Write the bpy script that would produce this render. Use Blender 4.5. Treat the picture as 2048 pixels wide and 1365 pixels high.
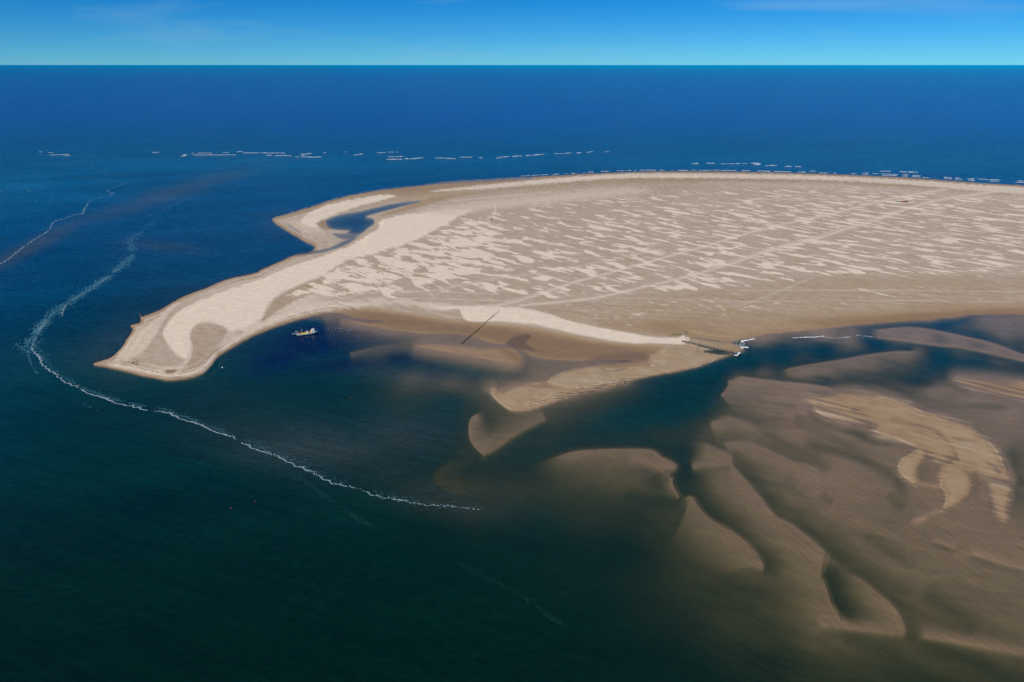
import bpy, bmesh, math, random
import numpy as np
from mathutils import Vector, Matrix

# ------------------------------------------------------------------ scene, camera, sky, sun
for o in list(bpy.data.objects):
    bpy.data.objects.remove(o)
scn = bpy.context.scene
C = scn.collection
random.seed(7)
R = math.radians
CAM_H, PITCH, FPX = 273.0, R(19.03), 1600.0

cam = bpy.data.cameras.new('camera')
cam.sensor_width = 36.0
cam.lens = 36.0 * FPX / 2048.0
cam.clip_start = 1.0
cam.clip_end = 4000000.0
cob = bpy.data.objects.new('camera', cam)
C.objects.link(cob)
cob.location = (0, 0, CAM_H)
cob.rotation_euler = (R(90) - PITCH, 0, 0)
scn.camera = cob

SUN_EL, SUN_AZ = R(44), R(222)          # azimuth clockwise from +Y (view direction): behind, to the left
world = bpy.data.worlds.new('World')
scn.world = world
world.use_nodes = True
wn, wl = world.node_tree.nodes, world.node_tree.links
bg = wn['Background']
sky = wn.new('ShaderNodeTexSky')
sky.sky_type = 'NISHITA'
sky.sun_disc = False
sky.sun_elevation = SUN_EL
sky.sun_rotation = SUN_AZ
sky.altitude = 300
sky.air_density = 0.6
sky.dust_density = 0.0
sky.ozone_density = 8.0
hs = wn.new('ShaderNodeHueSaturation')
hs.inputs['Hue'].default_value = 0.5
hs.inputs['Saturation'].default_value = 1.36
hs.inputs['Value'].default_value = 1.0
wl.new(sky.outputs[0], hs.inputs['Color'])
tint = wn.new('ShaderNodeMix')             # the deep polarised blue of the whole sky
tint.data_type = 'RGBA'
tint.blend_type = 'MULTIPLY'
tint.inputs['Factor'].default_value = 1.0
tint.inputs['B'].default_value = (0.34, 0.74, 0.86, 1)
wl.new(hs.outputs[0], tint.inputs['A'])
# thin high cloud: long faint veils over the whole sky
tcw = wn.new('ShaderNodeTexCoord')
mpw = wn.new('ShaderNodeMapping')
mpw.inputs['Scale'].default_value = (1.3, 1.3, 9.0)
mpw.inputs['Rotation'].default_value = (0, 0, R(19))
wl.new(tcw.outputs['Generated'], mpw.inputs['Vector'])
nzw = wn.new('ShaderNodeTexNoise')
nzw.inputs['Scale'].default_value = 2.6
nzw.inputs['Detail'].default_value = 6
nzw.inputs['Roughness'].default_value = 0.55
nzw.inputs['Distortion'].default_value = 0.6
wl.new(mpw.outputs[0], nzw.inputs['Vector'])
mrw = wn.new('ShaderNodeMapRange')
mrw.inputs['From Min'].default_value = 0.52
mrw.inputs['From Max'].default_value = 0.74
mrw.inputs['To Max'].default_value = 0.34
wl.new(nzw.outputs['Fac'], mrw.inputs['Value'])
mxw = wn.new('ShaderNodeMix')
mxw.data_type = 'RGBA'
mxw.inputs['B'].default_value = (2.4, 4.6, 7.0, 1)
wl.new(mrw.outputs[0], mxw.inputs['Factor'])
wl.new(tint.outputs['Result'], mxw.inputs['A'])
wl.new(mxw.outputs['Result'], bg.inputs['Color'])
bg.inputs['Strength'].default_value = 0.1

sl = bpy.data.lights.new('sun', 'SUN')
sl.energy = 4.0
sl.angle = R(0.53)
sl.color = (1.0, 0.93, 0.80)
sob = bpy.data.objects.new('sun', sl)
C.objects.link(sob)
sdir = Vector((math.sin(SUN_AZ) * math.cos(SUN_EL), math.cos(SUN_AZ) * math.cos(SUN_EL), math.sin(SUN_EL)))
sob.rotation_euler = sdir.to_track_quat('Z', 'Y').to_euler()
sob.location = sdir * 900

scn.view_settings.view_transform = 'Standard'
scn.view_settings.look = 'None'
scn.view_settings.gamma = 1.0
scn.view_settings.use_curve_mapping = False
scn.view_settings.exposure = 0.0
scn.render.engine = 'CYCLES'
scn.cycles.transparent_max_bounces = 8
scn.cycles.max_bounces = 6

# ------------------------------------------------------------------ helpers: image pixels -> ground
SP, CP = math.sin(PITCH), math.cos(PITCH)

def ground(u, v):  # unprojects image pixel coordinates through the camera onto the ground plane
    """image pixel -> ground position in metres (z = 0)"""
    a = (np.asarray(u, float) - 1024.0) / FPX
    b = -(np.asarray(v, float) - 682.5) / FPX
    dy = CP + b * SP
    dz = -SP + b * CP
    t = CAM_H / -dz
    return a * t, dy * t

def gp(u, v, z=0.0):
    x, y = ground(u, v)
    return Vector((float(x), float(y), z))

def sm(a, b, x):
    t = np.clip((x - a) / (b - a), 0, 1)
    return t * t * (3 - 2 * t)

def hash2(ix, iy, seed):
    h = (ix.astype(np.int64) * 374761393 + iy.astype(np.int64) * 668265263 + seed * 974634777) & 0xffffffff
    h = ((h ^ (h >> 13)) * 1274126177) & 0xffffffff
    return ((h ^ (h >> 16)) & 0xffff) / 65536.0

def perlin(x, y, seed=0):
    xi, yi = np.floor(x), np.floor(y)
    fx, fy = x - xi, y - yi
    su, sv = fx * fx * fx * (fx * (fx * 6 - 15) + 10), fy * fy * fy * (fy * (fy * 6 - 15) + 10)
    def g(ax, ay):
        an = hash2(xi + ax, yi + ay, seed) * 6.28318
        return np.cos(an) * (fx - ax) + np.sin(an) * (fy - ay)
    a = g(0, 0) + su * (g(1, 0) - g(0, 0))
    b = g(0, 1) + su * (g(1, 1) - g(0, 1))
    return (a + sv * (b - a)) * 1.5

def fbm(x, y, oct=4, seed=0):
    s, a, t = 0, 1.0, 0
    for i in range(oct):
        s = s + a * perlin(x * 2 ** i, y * 2 ** i, seed + i * 17)
        t += a
        a *= 0.5
    return s / t

def spline(pts, closed=False, n=5):
    P = [np.array(p, float) for p in pts]
    m = len(P)
    out = []
    rng = range(m) if closed else range(m - 1)
    for i in rng:
        if closed:
            p0, p1, p2, p3 = P[(i - 1) % m], P[i], P[(i + 1) % m], P[(i + 2) % m]
        else:
            p0, p1, p2, p3 = P[max(i - 1, 0)], P[i], P[i + 1], P[min(i + 2, m - 1)]
        for k in range(n):
            t = k / n
            out.append(0.5 * ((2 * p1) + (-p0 + p2) * t + (2 * p0 - 5 * p1 + 4 * p2 - p3) * t * t
                              + (-p0 + 3 * p1 - 3 * p2 + p3) * t ** 3))
    if not closed:
        out.append(P[-1])
    return np.array(out)

# ------------------------------------------------------------------ ground grid, spaced in image pixels
def axis(lo, hi, step, lo_far, hi_far, g=1.35):
    a = list(np.arange(lo, hi + 0.1, step))
    s = step
    while a[-1] < hi_far:
        s *= g
        a.append(a[-1] + s)
    b = []
    s, x = step, lo
    while x > lo_far:
        s *= g
        x -= s
        b.append(x)
    return np.array(b[::-1] + a, np.float64)

US = axis(-36, 2084, 2.0, -3200, 5200)
V1 = list(axis(338, 1400, 2.0, 338, 2600))
dist = [ground(1024, 338)[1]]
vf = []
y = float(dist[0])
while y < 700000:
    y *= 1.035 if y < 12000 else 1.16
    # inverse of ground() along the centre line
    ang = math.atan2(CAM_H, y)
    vf.append(682.5 - FPX * math.tan(PITCH - ang))
VS = np.array(vf[::-1] + V1)
NU, NV = len(US), len(VS)
U, V = np.meshgrid(US, VS)
X, Y = ground(U, V)
U = U.astype(np.float32)
V = V.astype(np.float32)

def box_idx(pts, m):
    a = np.asarray(pts)
    i0 = np.searchsorted(US, a[:, 0].min() - m)
    i1 = np.searchsorted(US, a[:, 0].max() + m)
    j0 = np.searchsorted(VS, a[:, 1].min() - m)
    j1 = np.searchsorted(VS, a[:, 1].max() + m)
    return slice(max(j0 - 1, 0), min(j1 + 1, NV)), slice(max(i0 - 1, 0), min(i1 + 1, NU))

def seg_scan(pts, sl_, closed, kv=1.0):
    u, v = U[sl_], V[sl_]
    best = np.full(u.shape, 1e9, np.float32)
    side = np.zeros(u.shape, np.float32)
    tt = np.zeros(u.shape, np.float32)
    ins = np.zeros(u.shape, bool)
    n = len(pts)
    L = 0.0
    lens = [np.hypot(*(pts[(i + 1) % n] - pts[i])) for i in range(n if closed else n - 1)]
    tot = sum(lens)
    for i in range(n if closed else n - 1):
        a, b = pts[i], pts[(i + 1) % n]
        d = b - a
        dd = d[0] * d[0] + (kv * d[1]) ** 2 + 1e-9
        pu, pv = u - np.float32(a[0]), v - np.float32(a[1])
        t = np.clip((pu * np.float32(d[0]) + pv * np.float32(d[1] * kv * kv)) / np.float32(dd), 0, 1)
        q = (pu - t * np.float32(d[0])) ** 2 + (kv * (pv - t * np.float32(d[1]))) ** 2
        m = q < best
        best[m] = q[m]
        if closed:
            if abs(d[1]) > 1e-9:
                c = ((a[1] > v) != (b[1] > v)) & (u < (b[0] - a[0]) * (v - a[1]) / (b[1] - a[1]) + a[0])
                ins ^= c
        else:
            cr = np.float32(d[0]) * pv - np.float32(d[1]) * pu
            side[m] = np.sign(cr[m])
            tt[m] = ((L + t * lens[i]) / tot)[m]
        L += lens[i]
    best = np.sqrt(best)
    if closed:
        return np.where(ins, best, -best)
    return best, side, tt

def sdf(pts, margin=60, smooth=True, kv=1.0):
    """signed distance to a closed outline, positive inside"""
    p = spline(pts, True, 4) if smooth else np.asarray(pts, float)
    s = box_idx(p, margin)
    f = np.full(U.shape, -float(margin), np.float32)
    f[s] = np.maximum(seg_scan(p, s, True, kv), -margin)
    return f

def line(pts, margin=60, smooth=True, kv=1.0):
    p = spline(pts, False, 4) if smooth else np.asarray(pts, float)
    s = box_idx(p, margin)
    d, si, t = seg_scan(p, s, False, kv)
    return s, d, si, t

# ------------------------------------------------------------------ sea bed: smooth base depth from estimates at image pixels (u, v, depth)
S = [(-300,300,7),(0,300,6),(0,420,6),(0,560,6),(0,700,6),(0,820,7),(0,960,8),(0,1120,9),(0,1365,9),(-300,900,9),
 (120,600,6),(200,450,5.5),(350,480,5),(500,470,4.5),(300,560,4.5),(150,720,5),(200,800,5.5),(200,920,7),(200,1100,9),(200,1365,9),(400,820,4.4),(400,950,6.5),(400,1150,9),(400,1365,9),
 (560,780,4.6),(600,870,4.6),(600,960,5),(600,1100,8),(600,1365,9),(480,740,4.5),(560,700,6),(650,690,6),(640,650,5.5),(720,670,5),(760,672,3.2),
 (740,740,3.6),(800,692,1.2),(760,700,1.8),(700,722,5),(800,716,4.5),(880,728,4),(960,744,2.6),(1040,752,.9),(1000,758,.9),(820,752,1.5),(900,765,1.35),(760,775,3.0),(960,772,1.3),
 (860,690,.35),(900,684,.35),(960,690,.2),(1060,722,.7),(1100,730,.4),(1150,730,.22),(1220,725,.12),(1080,748,.3),(1000,735,1.3),(1048,712,.9),
 (900,800,3.4),(860,850,4.4),(800,880,4.2),(760,960,4),(860,930,3.6),(700,840,5.2),(840,1000,3.6),(900,980,2.5),(960,1000,2.7),(1040,990,2.6),(1000,950,3.1),(1060,905,3.2),(1120,880,3.3),(1180,860,3.6),(1100,850,2.2),(1250,840,4.0),(1320,820,5),(1380,790,5),(1440,750,5),
 (1040,1040,3.8),(1000,1100,5.2),(900,1100,6),(800,1150,8),(800,1365,9),(1000,1250,7),(1000,1365,8),(1150,1150,4.6),(1150,1250,5.4),(1150,1365,6.5),
 (1100,960,2.4),(1160,940,1.7),(1220,930,1.25),(1200,985,2.0),(1280,960,1.3),(1260,1020,2.6),(1320,1000,1.8),(1330,1060,2.4),(1250,1090,3.8),(1300,1150,3.4),(1300,1250,4.0),(1300,1365,5.0),
 (1400,1090,1.7),(1420,1140,2.0),(1400,1200,3.0),(1450,1260,3.0),(1450,1365,4.2),(1480,1180,2.4),(1550,1180,2.0),(1560,1250,2.2),(1620,1230,1.6),(1600,1300,2.4),(1640,1265,1.3),(1600,1365,3.4),(1700,1330,2.4),(1760,1300,2.1),(1850,1310,1.9),(1800,1365,2.8),(1950,1330,1.9),(2060,1365,2.3),
 (1250,880,3.0),(1320,875,2.6),(1380,935,3.6),(1370,905,3.4),(1390,960,2.8),(1410,915,1.4),(1420,970,1.3),(1440,1010,1.2),(1480,1020,1.1),(1500,1070,1.5),(1550,1110,.95),(1600,1130,.8),(1600,1180,1.1),
 (1380,845,3.2),(1420,860,1.6),(1440,830,1.8),(1420,810,3.4),(1450,790,2.0),(1480,800,.8),(1480,770,.55),(1520,790,.42),(1440,870,1.0),(1500,870,.75),(1480,910,.75),(1540,930,.65),(1560,960,.7),(1600,1000,.5),(1640,1040,.6),(1560,1000,.85),(1700,1100,.75),(1660,1090,1.0),
 (1560,860,.45),(1600,890,.45),(1560,820,.33),(1620,850,.2),(1650,900,.3),(1700,940,.34),(1740,980,.4),(1800,1000,.5),(1800,1050,.5),(1760,1120,.75),(1850,1080,.45),(1850,1150,.7),(1800,1180,1.05),(1880,1220,1.25),(1950,1180,.65),(1950,1240,1.0),(2050,1180,.6),(2050,1260,.8),(1900,1120,.45),(2040,1080,.35),
 (1620,790,.22),(1700,810,.18),(1560,782,.3),(1660,870,.45),(1720,900,.4),(1760,930,.35),(1850,960,.25),(1940,1030,.32),(1960,960,.22),
 (2040,920,.9),(2045,980,1.0),(2045,1030,.7),(2000,860,.38),(1960,820,.34),(2040,850,.34),(2040,810,.25),(1900,810,.45),(1860,812,.9),(1900,790,.4),(1860,780,.6),(1900,775,.45),(1960,790,.2),
 (1500,722,6),(1560,712,6),(1650,700,6),(1760,688,5),(1880,705,4.4),(1960,730,5),(2060,750,5),(2300,800,5),(1860,740,3.4),(1940,750,4),
 (1480,746,2.4),(1530,741,1.5),(1500,754,2.0),(1560,757,2.2),(1640,762,2.4),(1700,764,2.4),(1760,760,2.2),(1780,778,1.6),(1820,770,2.2),(1850,760,2.8),(1600,741,.25),(1650,738,.3),(1700,728,.5),(1750,722,.8),(1800,712,1.0),(1840,718,1.9),(1760,740,1.4),(1800,745,2.2),
 (1740,652,2.6),(1800,650,3),(1880,655,3.4),(1950,672,2.8),(2040,695,2.4),(1780,668,.28),(1850,672,.2),(1920,685,.22),(2000,700,.3),(2060,714,.4),(2010,650,.4),(1960,652,.9),(2050,660,.6),(2050,676,1.2),(2300,700,1.0),
 (1560,672,.5),(1620,668,.45),(1680,662,.7),(1700,670,.4),(1520,682,.4),(1650,676,.35),
 (2300,900,.6),(2300,1000,.6),(2300,1150,.7),(2300,1300,1.2),(2600,1100,1.5),(2600,900,1.5),(1200,1600,7),(1800,1600,4),(2400,1600,4),(300,1700,9),
 (700,360,6),(1000,345,6),(1400,338,6),(1800,345,6),(2300,360,6),(700,250,8),(1400,250,8),(2200,250,8)]
S = np.array(S, float)
def rbf_eval():
    c = S[:, :2]
    r = np.hypot(c[:, None, 0] - c[None, :, 0], 1.35 * (c[:, None, 1] - c[None, :, 1]))
    phi = -np.sqrt(r * r + 18.0 ** 2)
    n = len(c)
    A = np.zeros((n + 1, n + 1))
    A[:n, :n] = phi + np.eye(n) * -0.6
    A[n, :n] = A[:n, n] = 1
    w = np.linalg.solve(A, np.append(np.sqrt(S[:, 2]), 0))
    # evaluate on every 4th grid node, then interpolate
    uu, vv = US[::4], VS[::4]
    if uu[-1] != US[-1]: uu = np.append(uu, US[-1])
    if vv[-1] != VS[-1]: vv = np.append(vv, VS[-1])
    gu, gv = np.meshgrid(np.clip(uu, -500, 2800), np.clip(vv, 200, 1700))
    f = np.full(gu.shape, w[n])
    for k in range(n):
        f -= w[k] * np.sqrt((gu - c[k, 0]) ** 2 + (1.35 * (gv - c[k, 1])) ** 2 + 18.0 ** 2)
    t1 = np.array([np.interp(US, uu, row) for row in f])
    t2 = np.array([np.interp(VS, vv, t1[:, i]) for i in range(NU)]).T
    return np.clip(t2, 0.12, 3.05) ** 2
D = rbf_eval()

def ridge(pts, crest, wg, ws=5.0, trough=None, wt=40.0, gentle=+1, amt=1.0, e0=0.08, e1=0.08):
    """asymmetric sand wave: long back on the 'gentle' side, short steep face and trough on the other"""
    s, d, si, t = line(pts, max(wg, wt) * 2.2)
    if .5 <= crest < 1.0: crest *= .68
    if trough is not None and trough < 3: trough *= 1.18
    end = sm(-1e-3, e0, t) * sm(-1e-3, e1, 1 - t) * amt
    g = np.exp(-(d / wg) ** 2)
    f = np.exp(-(d / ws) ** 2)
    on = (si * gentle) > 0
    w = np.where(on, g, f) * end
    cur = D[s]
    new = cur * (1 - w) + np.minimum(cur, crest) * w
    if trough is not None:
        wtr = np.where(on, 0, (1 - f) * np.exp(-(d / wt) ** 2)) * end
        new = new * (1 - wtr) + np.maximum(new, trough) * wtr
    D[s] = new

# + side of a polyline = clockwise in the image (right-hand of travel, v down)
ridge([(1360,996),(1383,993),(1398,1013),(1411,1028),(1433,1044),(1460,1059),(1488,1080),(1512,1104),(1526,1128),(1524,1146)], .75, 62, 5, 2.5, 36, e1=.05)
ridge([(1381,877),(1411,888),(1444,901),(1462,914),(1464,928),(1482,949),(1504,974),(1521,993),(1539,1018),(1556,1035),(1583,1048),(1614,1070),(1640,1092),(1667,1120),(1697,1142),(1719,1156),(1753,1183),(1781,1206),(1799,1229),(1810,1256),(1809,1270)], .62, 62, 5, 1.75, 34, e1=.03)
ridge([(1415,849),(1455,836),(1482,842),(1506,853),(1521,868),(1548,888)], .55, 34, 6, 1.0, 22)
ridge([(1440,890),(1473,884),(1504,888),(1530,899),(1565,914),(1592,927),(1618,932),(1660,955)], .5, 34, 7, 1.0, 24)
ridge([(1575,842),(1600,862),(1640,880),(1690,905),(1730,935)], .26, 26, 9, .75, 22)
ridge([(1640,1156),(1648,1160),(1656,1183),(1665,1208),(1679,1231),(1676,1245)], .85, 46, 4, 2.7, 44)
ridge([(1700,1240),(1684,1262),(1686,1292)], 1.2, 44, 8, 2.0, 26, gentle=+1)
ridge([(1820,1268),(1760,1262),(1690,1254),(1630,1248)], .62, 18, 11, 1.9, 30, gentle=+1)
ridge([(2160,1320),(2048,1306),(1960,1290),(1880,1276),(1828,1268)], .55, 22, 13, 1.9, 36, gentle=+1)
ridge([(1050,945),(1071,933),(1104,916),(1148,903),(1192,899),(1240,898),(1299,899),(1325,914),(1354,932),(1346,953)], .55, 40, 7, 3.3, 26, e0=.3)
ridge([(1345,950),(1347,968),(1361,996)], .42, 22, 4, 3.0, 26)
ridge([(1255,915),(1300,926),(1340,936),(1354,934)], .32, 14, 9, gentle=-1)
ridge([(1300,928),(1330,944),(1345,950)], .9, 6, 12, 1.5, 12, gentle=-1)
ridge([(1380,935),(1420,928),(1464,926)], .62, 14, 8, 1.1, 16, gentle=-1)
# submerged bars off the spit
ridge([(1099,834),(1060,852),(1022,874),(1000,890),(966,910)], .75, 46, 10, 2.6, 26, gentle=+1, e1=.001)
ridge([(968,909),(949,892),(939,870),(940,843),(949,831),(973,821)], .5, 40, 4.5, 3.0, 22, gentle=+1, e0=.03, e1=.2)
ridge([(960,975),(915,985),(878,968),(867,957),(880,935),(930,910)], 2.0, 40, 7, 3.8, 24, gentle=+1, e0=.3, e1=.3)
# lower right small steps
ridge([(1866,1082),(1882,1086),(1900,1092),(1913,1097)], .1, 9, 3, .75, 10, gentle=-1)
ridge([(1935,1105),(1960,1112),(1990,1122),(2048,1138),(2120,1150)], .1, 16, 3.5, .8, 12, gentle=-1)
ridge([(1457,758),(1457,772),(1440,792)], .6, 40, 5, 4.0, 26, gentle=-1)
ridge([(1463,751),(1526,759),(1590,766),(1647,773),(1685,785),(1745,792)], .1, 24, 4, 1.9, 12, gentle=+1)
ridge([(1558,740),(1621,728),(1685,718),(1748,707),(1795,702),(1837,703)], .42, 16, 3.5, 4.5, 12, gentle=+1)
ridge([(1732,662),(1790,656),(1843,656),(1922,671),(1985,686),(2048,709),(2120,730)], .16, 15, 3.5, 2.6, 12, gentle=+1)
ridge([(2120,740),(2048,722),(1938,698),(1875,691),(1780,678),(1732,672)], .2, 10, 4, 4.0, 8, gentle=+1)
ridge([(690,708),(735,697),(790,687),(840,679)], 1.0, 20, 8, 4.5, 14, gentle=+1)
def trough(pts, depth, w_, e=.15):
    s, d, si, t = line(pts, w_ * 3)
    k = np.exp(-(d / w_) ** 2) * sm(-1e-3, e, t) * sm(-1e-3, e, 1 - t)
    D[s] = D[s] * (1 - k) + np.maximum(D[s], depth) * k
trough([(1610,822),(1640,834),(1680,848),(1715,868),(1750,881),(1790,884)], 1.15, 8)
trough([(1600,872),(1640,892),(1690,903),(1728,918),(1765,938),(1794,957),(1805,985),(1806,1008)], 1.1, 11)
trough([(1530,868),(1560,884),(1600,905),(1650,918)], .95, 9)
trough([(1665,886),(1690,893),(1712,898)], .85, 6)
trough([(1640,985),(1655,998),(1668,1004)], .85, 12)
trough([(1775,985),(1795,1005),(1812,1018)], .85, 12)
trough([(1650,1050),(1680,1085),(1710,1115)], 1.25, 12)
trough([(1725,1062),(1760,1085),(1790,1110),(1830,1140)], 1.0, 14)
trough([(1560,952),(1580,975),(1610,1005),(1640,1030)], .9, 16)
trough([(1840,1180),(1880,1205),(1920,1235),(1960,1262)], 1.5, 20)
trough([(1860,925),(1845,945),(1850,962),(1872,966)], .5, 10)
trough([(1500,800),(1540,806),(1600,815)], .5, 5)
trough([(1240,985),(1290,1000),(1335,1003),(1362,1002)], 2.4, 12)
trough([(1815,796),(1850,806),(1900,812),(1960,812),(2030,816)], .75, 6)
trough([(2025,880),(2032,930),(2038,980),(2040,1020)], 1.3, 14)
# long low swell of the shoal surface
sw = fbm(X / 60.0, Y / 60.0, 3, 5)
dg = fbm((X * .74 - Y * .67) / 70.0, (X * .67 + Y * .74) / 13.0, 4, 15)      # flow-aligned furrows
D *= 1 + 0.20 * sw + 0.42 * dg * sm(1300, 1500, U)
D = np.clip(D * (1 - .12 * sm(1350, 1500, U)), 0.03, 9)
H = -D.copy()

# ------------------------------------------------------------------ dry land
MAIN = [(5300,560),(2700,400),(2048,371),(1821,356),(1614,347),(1366,343),(1220,346),(1067,354),(964,360),(896,364),(828,373),(759,380),(684,395),
 (622,414),(575,429),(546,438),(557,451),(588,470),(612,484),(627,491),(629,498),(617,505),(589,511),(556,525),(520,541),(512,546),(458,558),(414,575),(359,597),
 (322,619),(287,633),(280,627),(282,644),(262,651),(266,659),(253,681),(242,696),(220,716),(186,728),(220,736),(275,749),(318,758),(340,761),(377,757),
 (405,748),(423,731),(437,713),(472,692),(507,672),(549,655),(595,640),(648,628),(677,627),(697,632),(710,638),(736,649),(775,657),(814,663),(843,667),(897,668),
 (928,670),(956,677),(985,686),(1010,689),(1040,699),(1063,711),(1092,718),(1151,722),(1200,720),(1262,722),(1240,727),(1200,732),(1146,741),(1120,750),(1099,760),(1060,767),(1027,773),(1003,781),(996,786),
 (993,780),(988,776),(982,779),(983,788),(994,801),(1011,814),(1027,822),(1060,820),(1104,806),(1148,790),(1192,777),(1240,766),(1304,752),(1373,739),(1420,725),(1445,716),(1466,707),(1486,699),
 (1474,692),(1462,685),(1480,679),(1495,677),(1542,668),(1621,661),(1685,653),(1748,647),(1811,642),(1859,640),(1906,635),(2048,630),(2700,660),(5300,900)]
sm_main = sdf(MAIN, 90)
sm_main = sm_main + (1.5 * fbm(X / 16, Y / 30, 4, 90) + .7 * fbm(X / 4, Y / 6, 2, 91)) * sm(40, 10, np.abs(sm_main))
out = np.maximum(-sm_main, 0)
wu = np.clip(out, 0, 90)
# shelving of the shore: gentle on the west side and inside the lagoon, steep along the channel
lag = sm(600, 660, U) * sm(1290, 1200, U) * sm(615, 630, V) * sm(800, 780, V)
steep = 0.26 + 0.5 * sm(760, 560, U) + 0.9 * sm(430, 395, V) + 0.35 * sm(1080, 1180, U) * sm(700, 720, V) + 0.10 * sm(700, 560, U) * sm(640, 670, V) * sm(200, 420, U)
steep = steep * (1 - lag) + .05 * lag
shore = -(wu * steep) * (1 + 0.004 * wu)
far = sm(88, 60, wu)
H = np.where(sm_main > 0, H, np.maximum(H, np.where(wu < 88, shore, -9)))
land = 1.9 * (1 - np.exp(-np.maximum(sm_main, 0) / 26.0))
H = np.where(sm_main > 0, np.maximum(land, 0.02), H)
# wet sand flats south of the strip lie barely above the water
FLAT = [(640,628),(720,620),(800,624),(880,634),(940,648),(1000,652),(1060,662),(1130,674),(1210,690),(1290,696),(1330,705),(1310,730),(1200,760),(1100,790),(1010,800),(970,780),(1010,690),(900,672),(780,662),(690,640)]
flat = sm(-6, 8, sdf(FLAT, 30))
H = np.where(sm_main > 0, H * (1 - 0.72 * flat), H)

def carve(pts, depth, w, lift=0.06, margin=30, smooth=True):
    s = sdf(pts, margin, smooth)
    f = np.where(s > 0, -depth * (1 - np.exp(-s / w)), np.where(-s < margin - 1, -s * lift, 50))
    global H
    H = np.minimum(H, f)

# lagoon on the north spit with its outlet
carve([(719,469),(739,455),(749,448),(747,438),(734,433),(773,422),(821,409),(843,402),(821,403),(776,410),(725,422),(684,429),(657,438),(652,448),(664,459),(698,462),(692,467)], 3.2, 6, .1)
carve([(665,467),(681,478),(704,479),(712,474),(722,468),(707,466),(690,467)], 1.2, 4, .1)
carve([(719,470),(712,478),(692,490),(660,502),(628,508),(600,511),(588,510),(620,503),(655,497),(684,484),(704,475)], 1.6, 4, .08)
carve([(574,447),(590,457),(603,465),(601,467),(588,461),(577,452)], .3, 2, .08, 14)
carve([(660,398),(700,388),(760,378),(828,370),(896,364),(960,361),(1060,357),(1060,359),(960,364),(896,367.5),(828,374),(760,382),(700,392)], .5, 2, .08, 14)
# creek under the footbridge, pools on the flats
carve([(1407,703),(1416,700),(1432,700),(1450,704),(1462,709),(1440,709),(1418,706)], 3.2, 1.6, .05, 14)
carve([(700,634),(740,640),(768,642),(764,645),(730,646),(705,641)], .35, 3, .04, 14)
carve([(1002,782),(1027,774),(1052,768),(1050,771),(1028,778),(1008,786)], .3, 2.5, .03, 12)
carve([(1203,735),(1212,741),(1232,741),(1254,736),(1252,739),(1234,744),(1208,744)], .1, 2, .02, 10)
carve([(1380,674),(1420,680),(1458,684),(1470,682),(1462,687),(1420,684)], .06, 2, .02, 10)

def bank(pts, h, w=6, slope=.05, margin=40, smooth=True, q=.45):
    """sand that just breaks the surface"""
    s = sdf(pts, margin, smooth)
    f = np.where(s > 0, h * (1 - np.exp(-s / w)) + 0.004, np.where(-s < margin - 1, s * slope - q * (s / 14) ** 2, -50))
    global H
    H = np.maximum(H, f)
    return s

bank([(838,692),(870,690),(920,694),(960,699),(1000,697),(1020,697),(1035,705),(1041,718),(1037,728),(1015,729),(985,722),(940,713),(890,704),(855,697)], .10, 14, .012, 40, True, .5)
bank([(690,642),(730,646),(770,654),(812,662),(780,661),(735,652)], .06, 6, .03, 20)
e1 = bank([(1690,786),(1748,791),(1785,799),(1822,812),(1849,826),(1886,832),(1915,845),(1945,856),(1954,870),(1974,881),(1994,903),(2003,922),(2011,942),(2019,959),(1992,957),(1959,947),(1930,937),(1908,931),(1904,916),(1880,921),(1869,918),(1866,912),(1851,902),(1846,908),(1838,897),
  (1816,886),(1794,877),(1763,870),(1746,860),(1752,852),(1735,838),(1722,828),(1700,818),(1672,806),(1650,797)], .5, 10, .012)
e2 = bank([(1838,894),(1829,903),(1809,916),(1799,927),(1798,938),(1807,951),(1829,967),(1833,958),(1830,944),(1838,928),(1849,911),(1850,900)], .45, 5, .05)
e3 = bank([(1880,936),(1882,957),(1882,973),(1890,984),(1893,999),(1887,1018),(1915,1006),(1937,988),(1941,971),(1935,949),(1908,931)], .5, 7, .03)
e4 = bank([(1981,971),(2014,977),(2017,993),(2012,1015),(2012,1038),(2001,1035),(1990,1015),(1983,988)], .35, 6, .03)
e5 = bank([(1914,759),(1970,761),(2048,769),(2200,790),(2200,850),(2048,800),(1990,786),(1950,774)], .16, 12, .012)
e6 = bank([(1624,808),(1641,826),(1669,838),(1692,843),(1740,842),(1735,828),(1700,812),(1665,800),(1630,795),(1600,790),(1612,798)], .22, 10, .008)
e7 = bank([(1837,967),(1882,971),(1882,977),(1860,973)], .08, 4, .02, 20)
e8 = bank([(1858,1030),(1888,1018),(1860,1028),(1830,1042),(1846,1040)], .1, 5, .02, 20)
em = np.maximum.reduce([e1, e2, e3, e4, e5, e6])
# scour runnels across the exposed bank
def groove(pts, depth, w, kv=1.0):
    s, d, si, t = line(pts, w * 4)
    H[s] -= .7 * depth * np.exp(-(d / w) ** 2) * sm(0, .12, t) * sm(0, .12, 1 - t)
groove([(1770,833),(1795,842),(1840,852),(1870,862),(1895,882),(1915,900)], .5, 6)
groove([(1640,812),(1690,820),(1750,838),(1790,848)], .16, 3)
groove([(1748,796),(1748,806),(1735,814),(1700,820)], .22, 5)
groove([(1800,820),(1840,836),(1890,848),(1915,855)], .4, 3)
groove([(1790,862),(1840,866),(1880,880)], .2, 3)
groove([(1780,858),(1830,861),(1870,870)], .2, 2)
groove([(1905,895),(1912,910),(1918,925)], .4, 5)
groove([(1870,830),(1900,842),(1920,852)], .25, 2)
groove([(1900,876),(1940,880),(1965,882)], .4, 4)
groove([(1930,900),(1960,915),(1985,930),(2000,950)], .25, 3)
groove([(1945,940),(1955,960),(1955,990),(1945,1000)], .3, 7)
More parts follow.
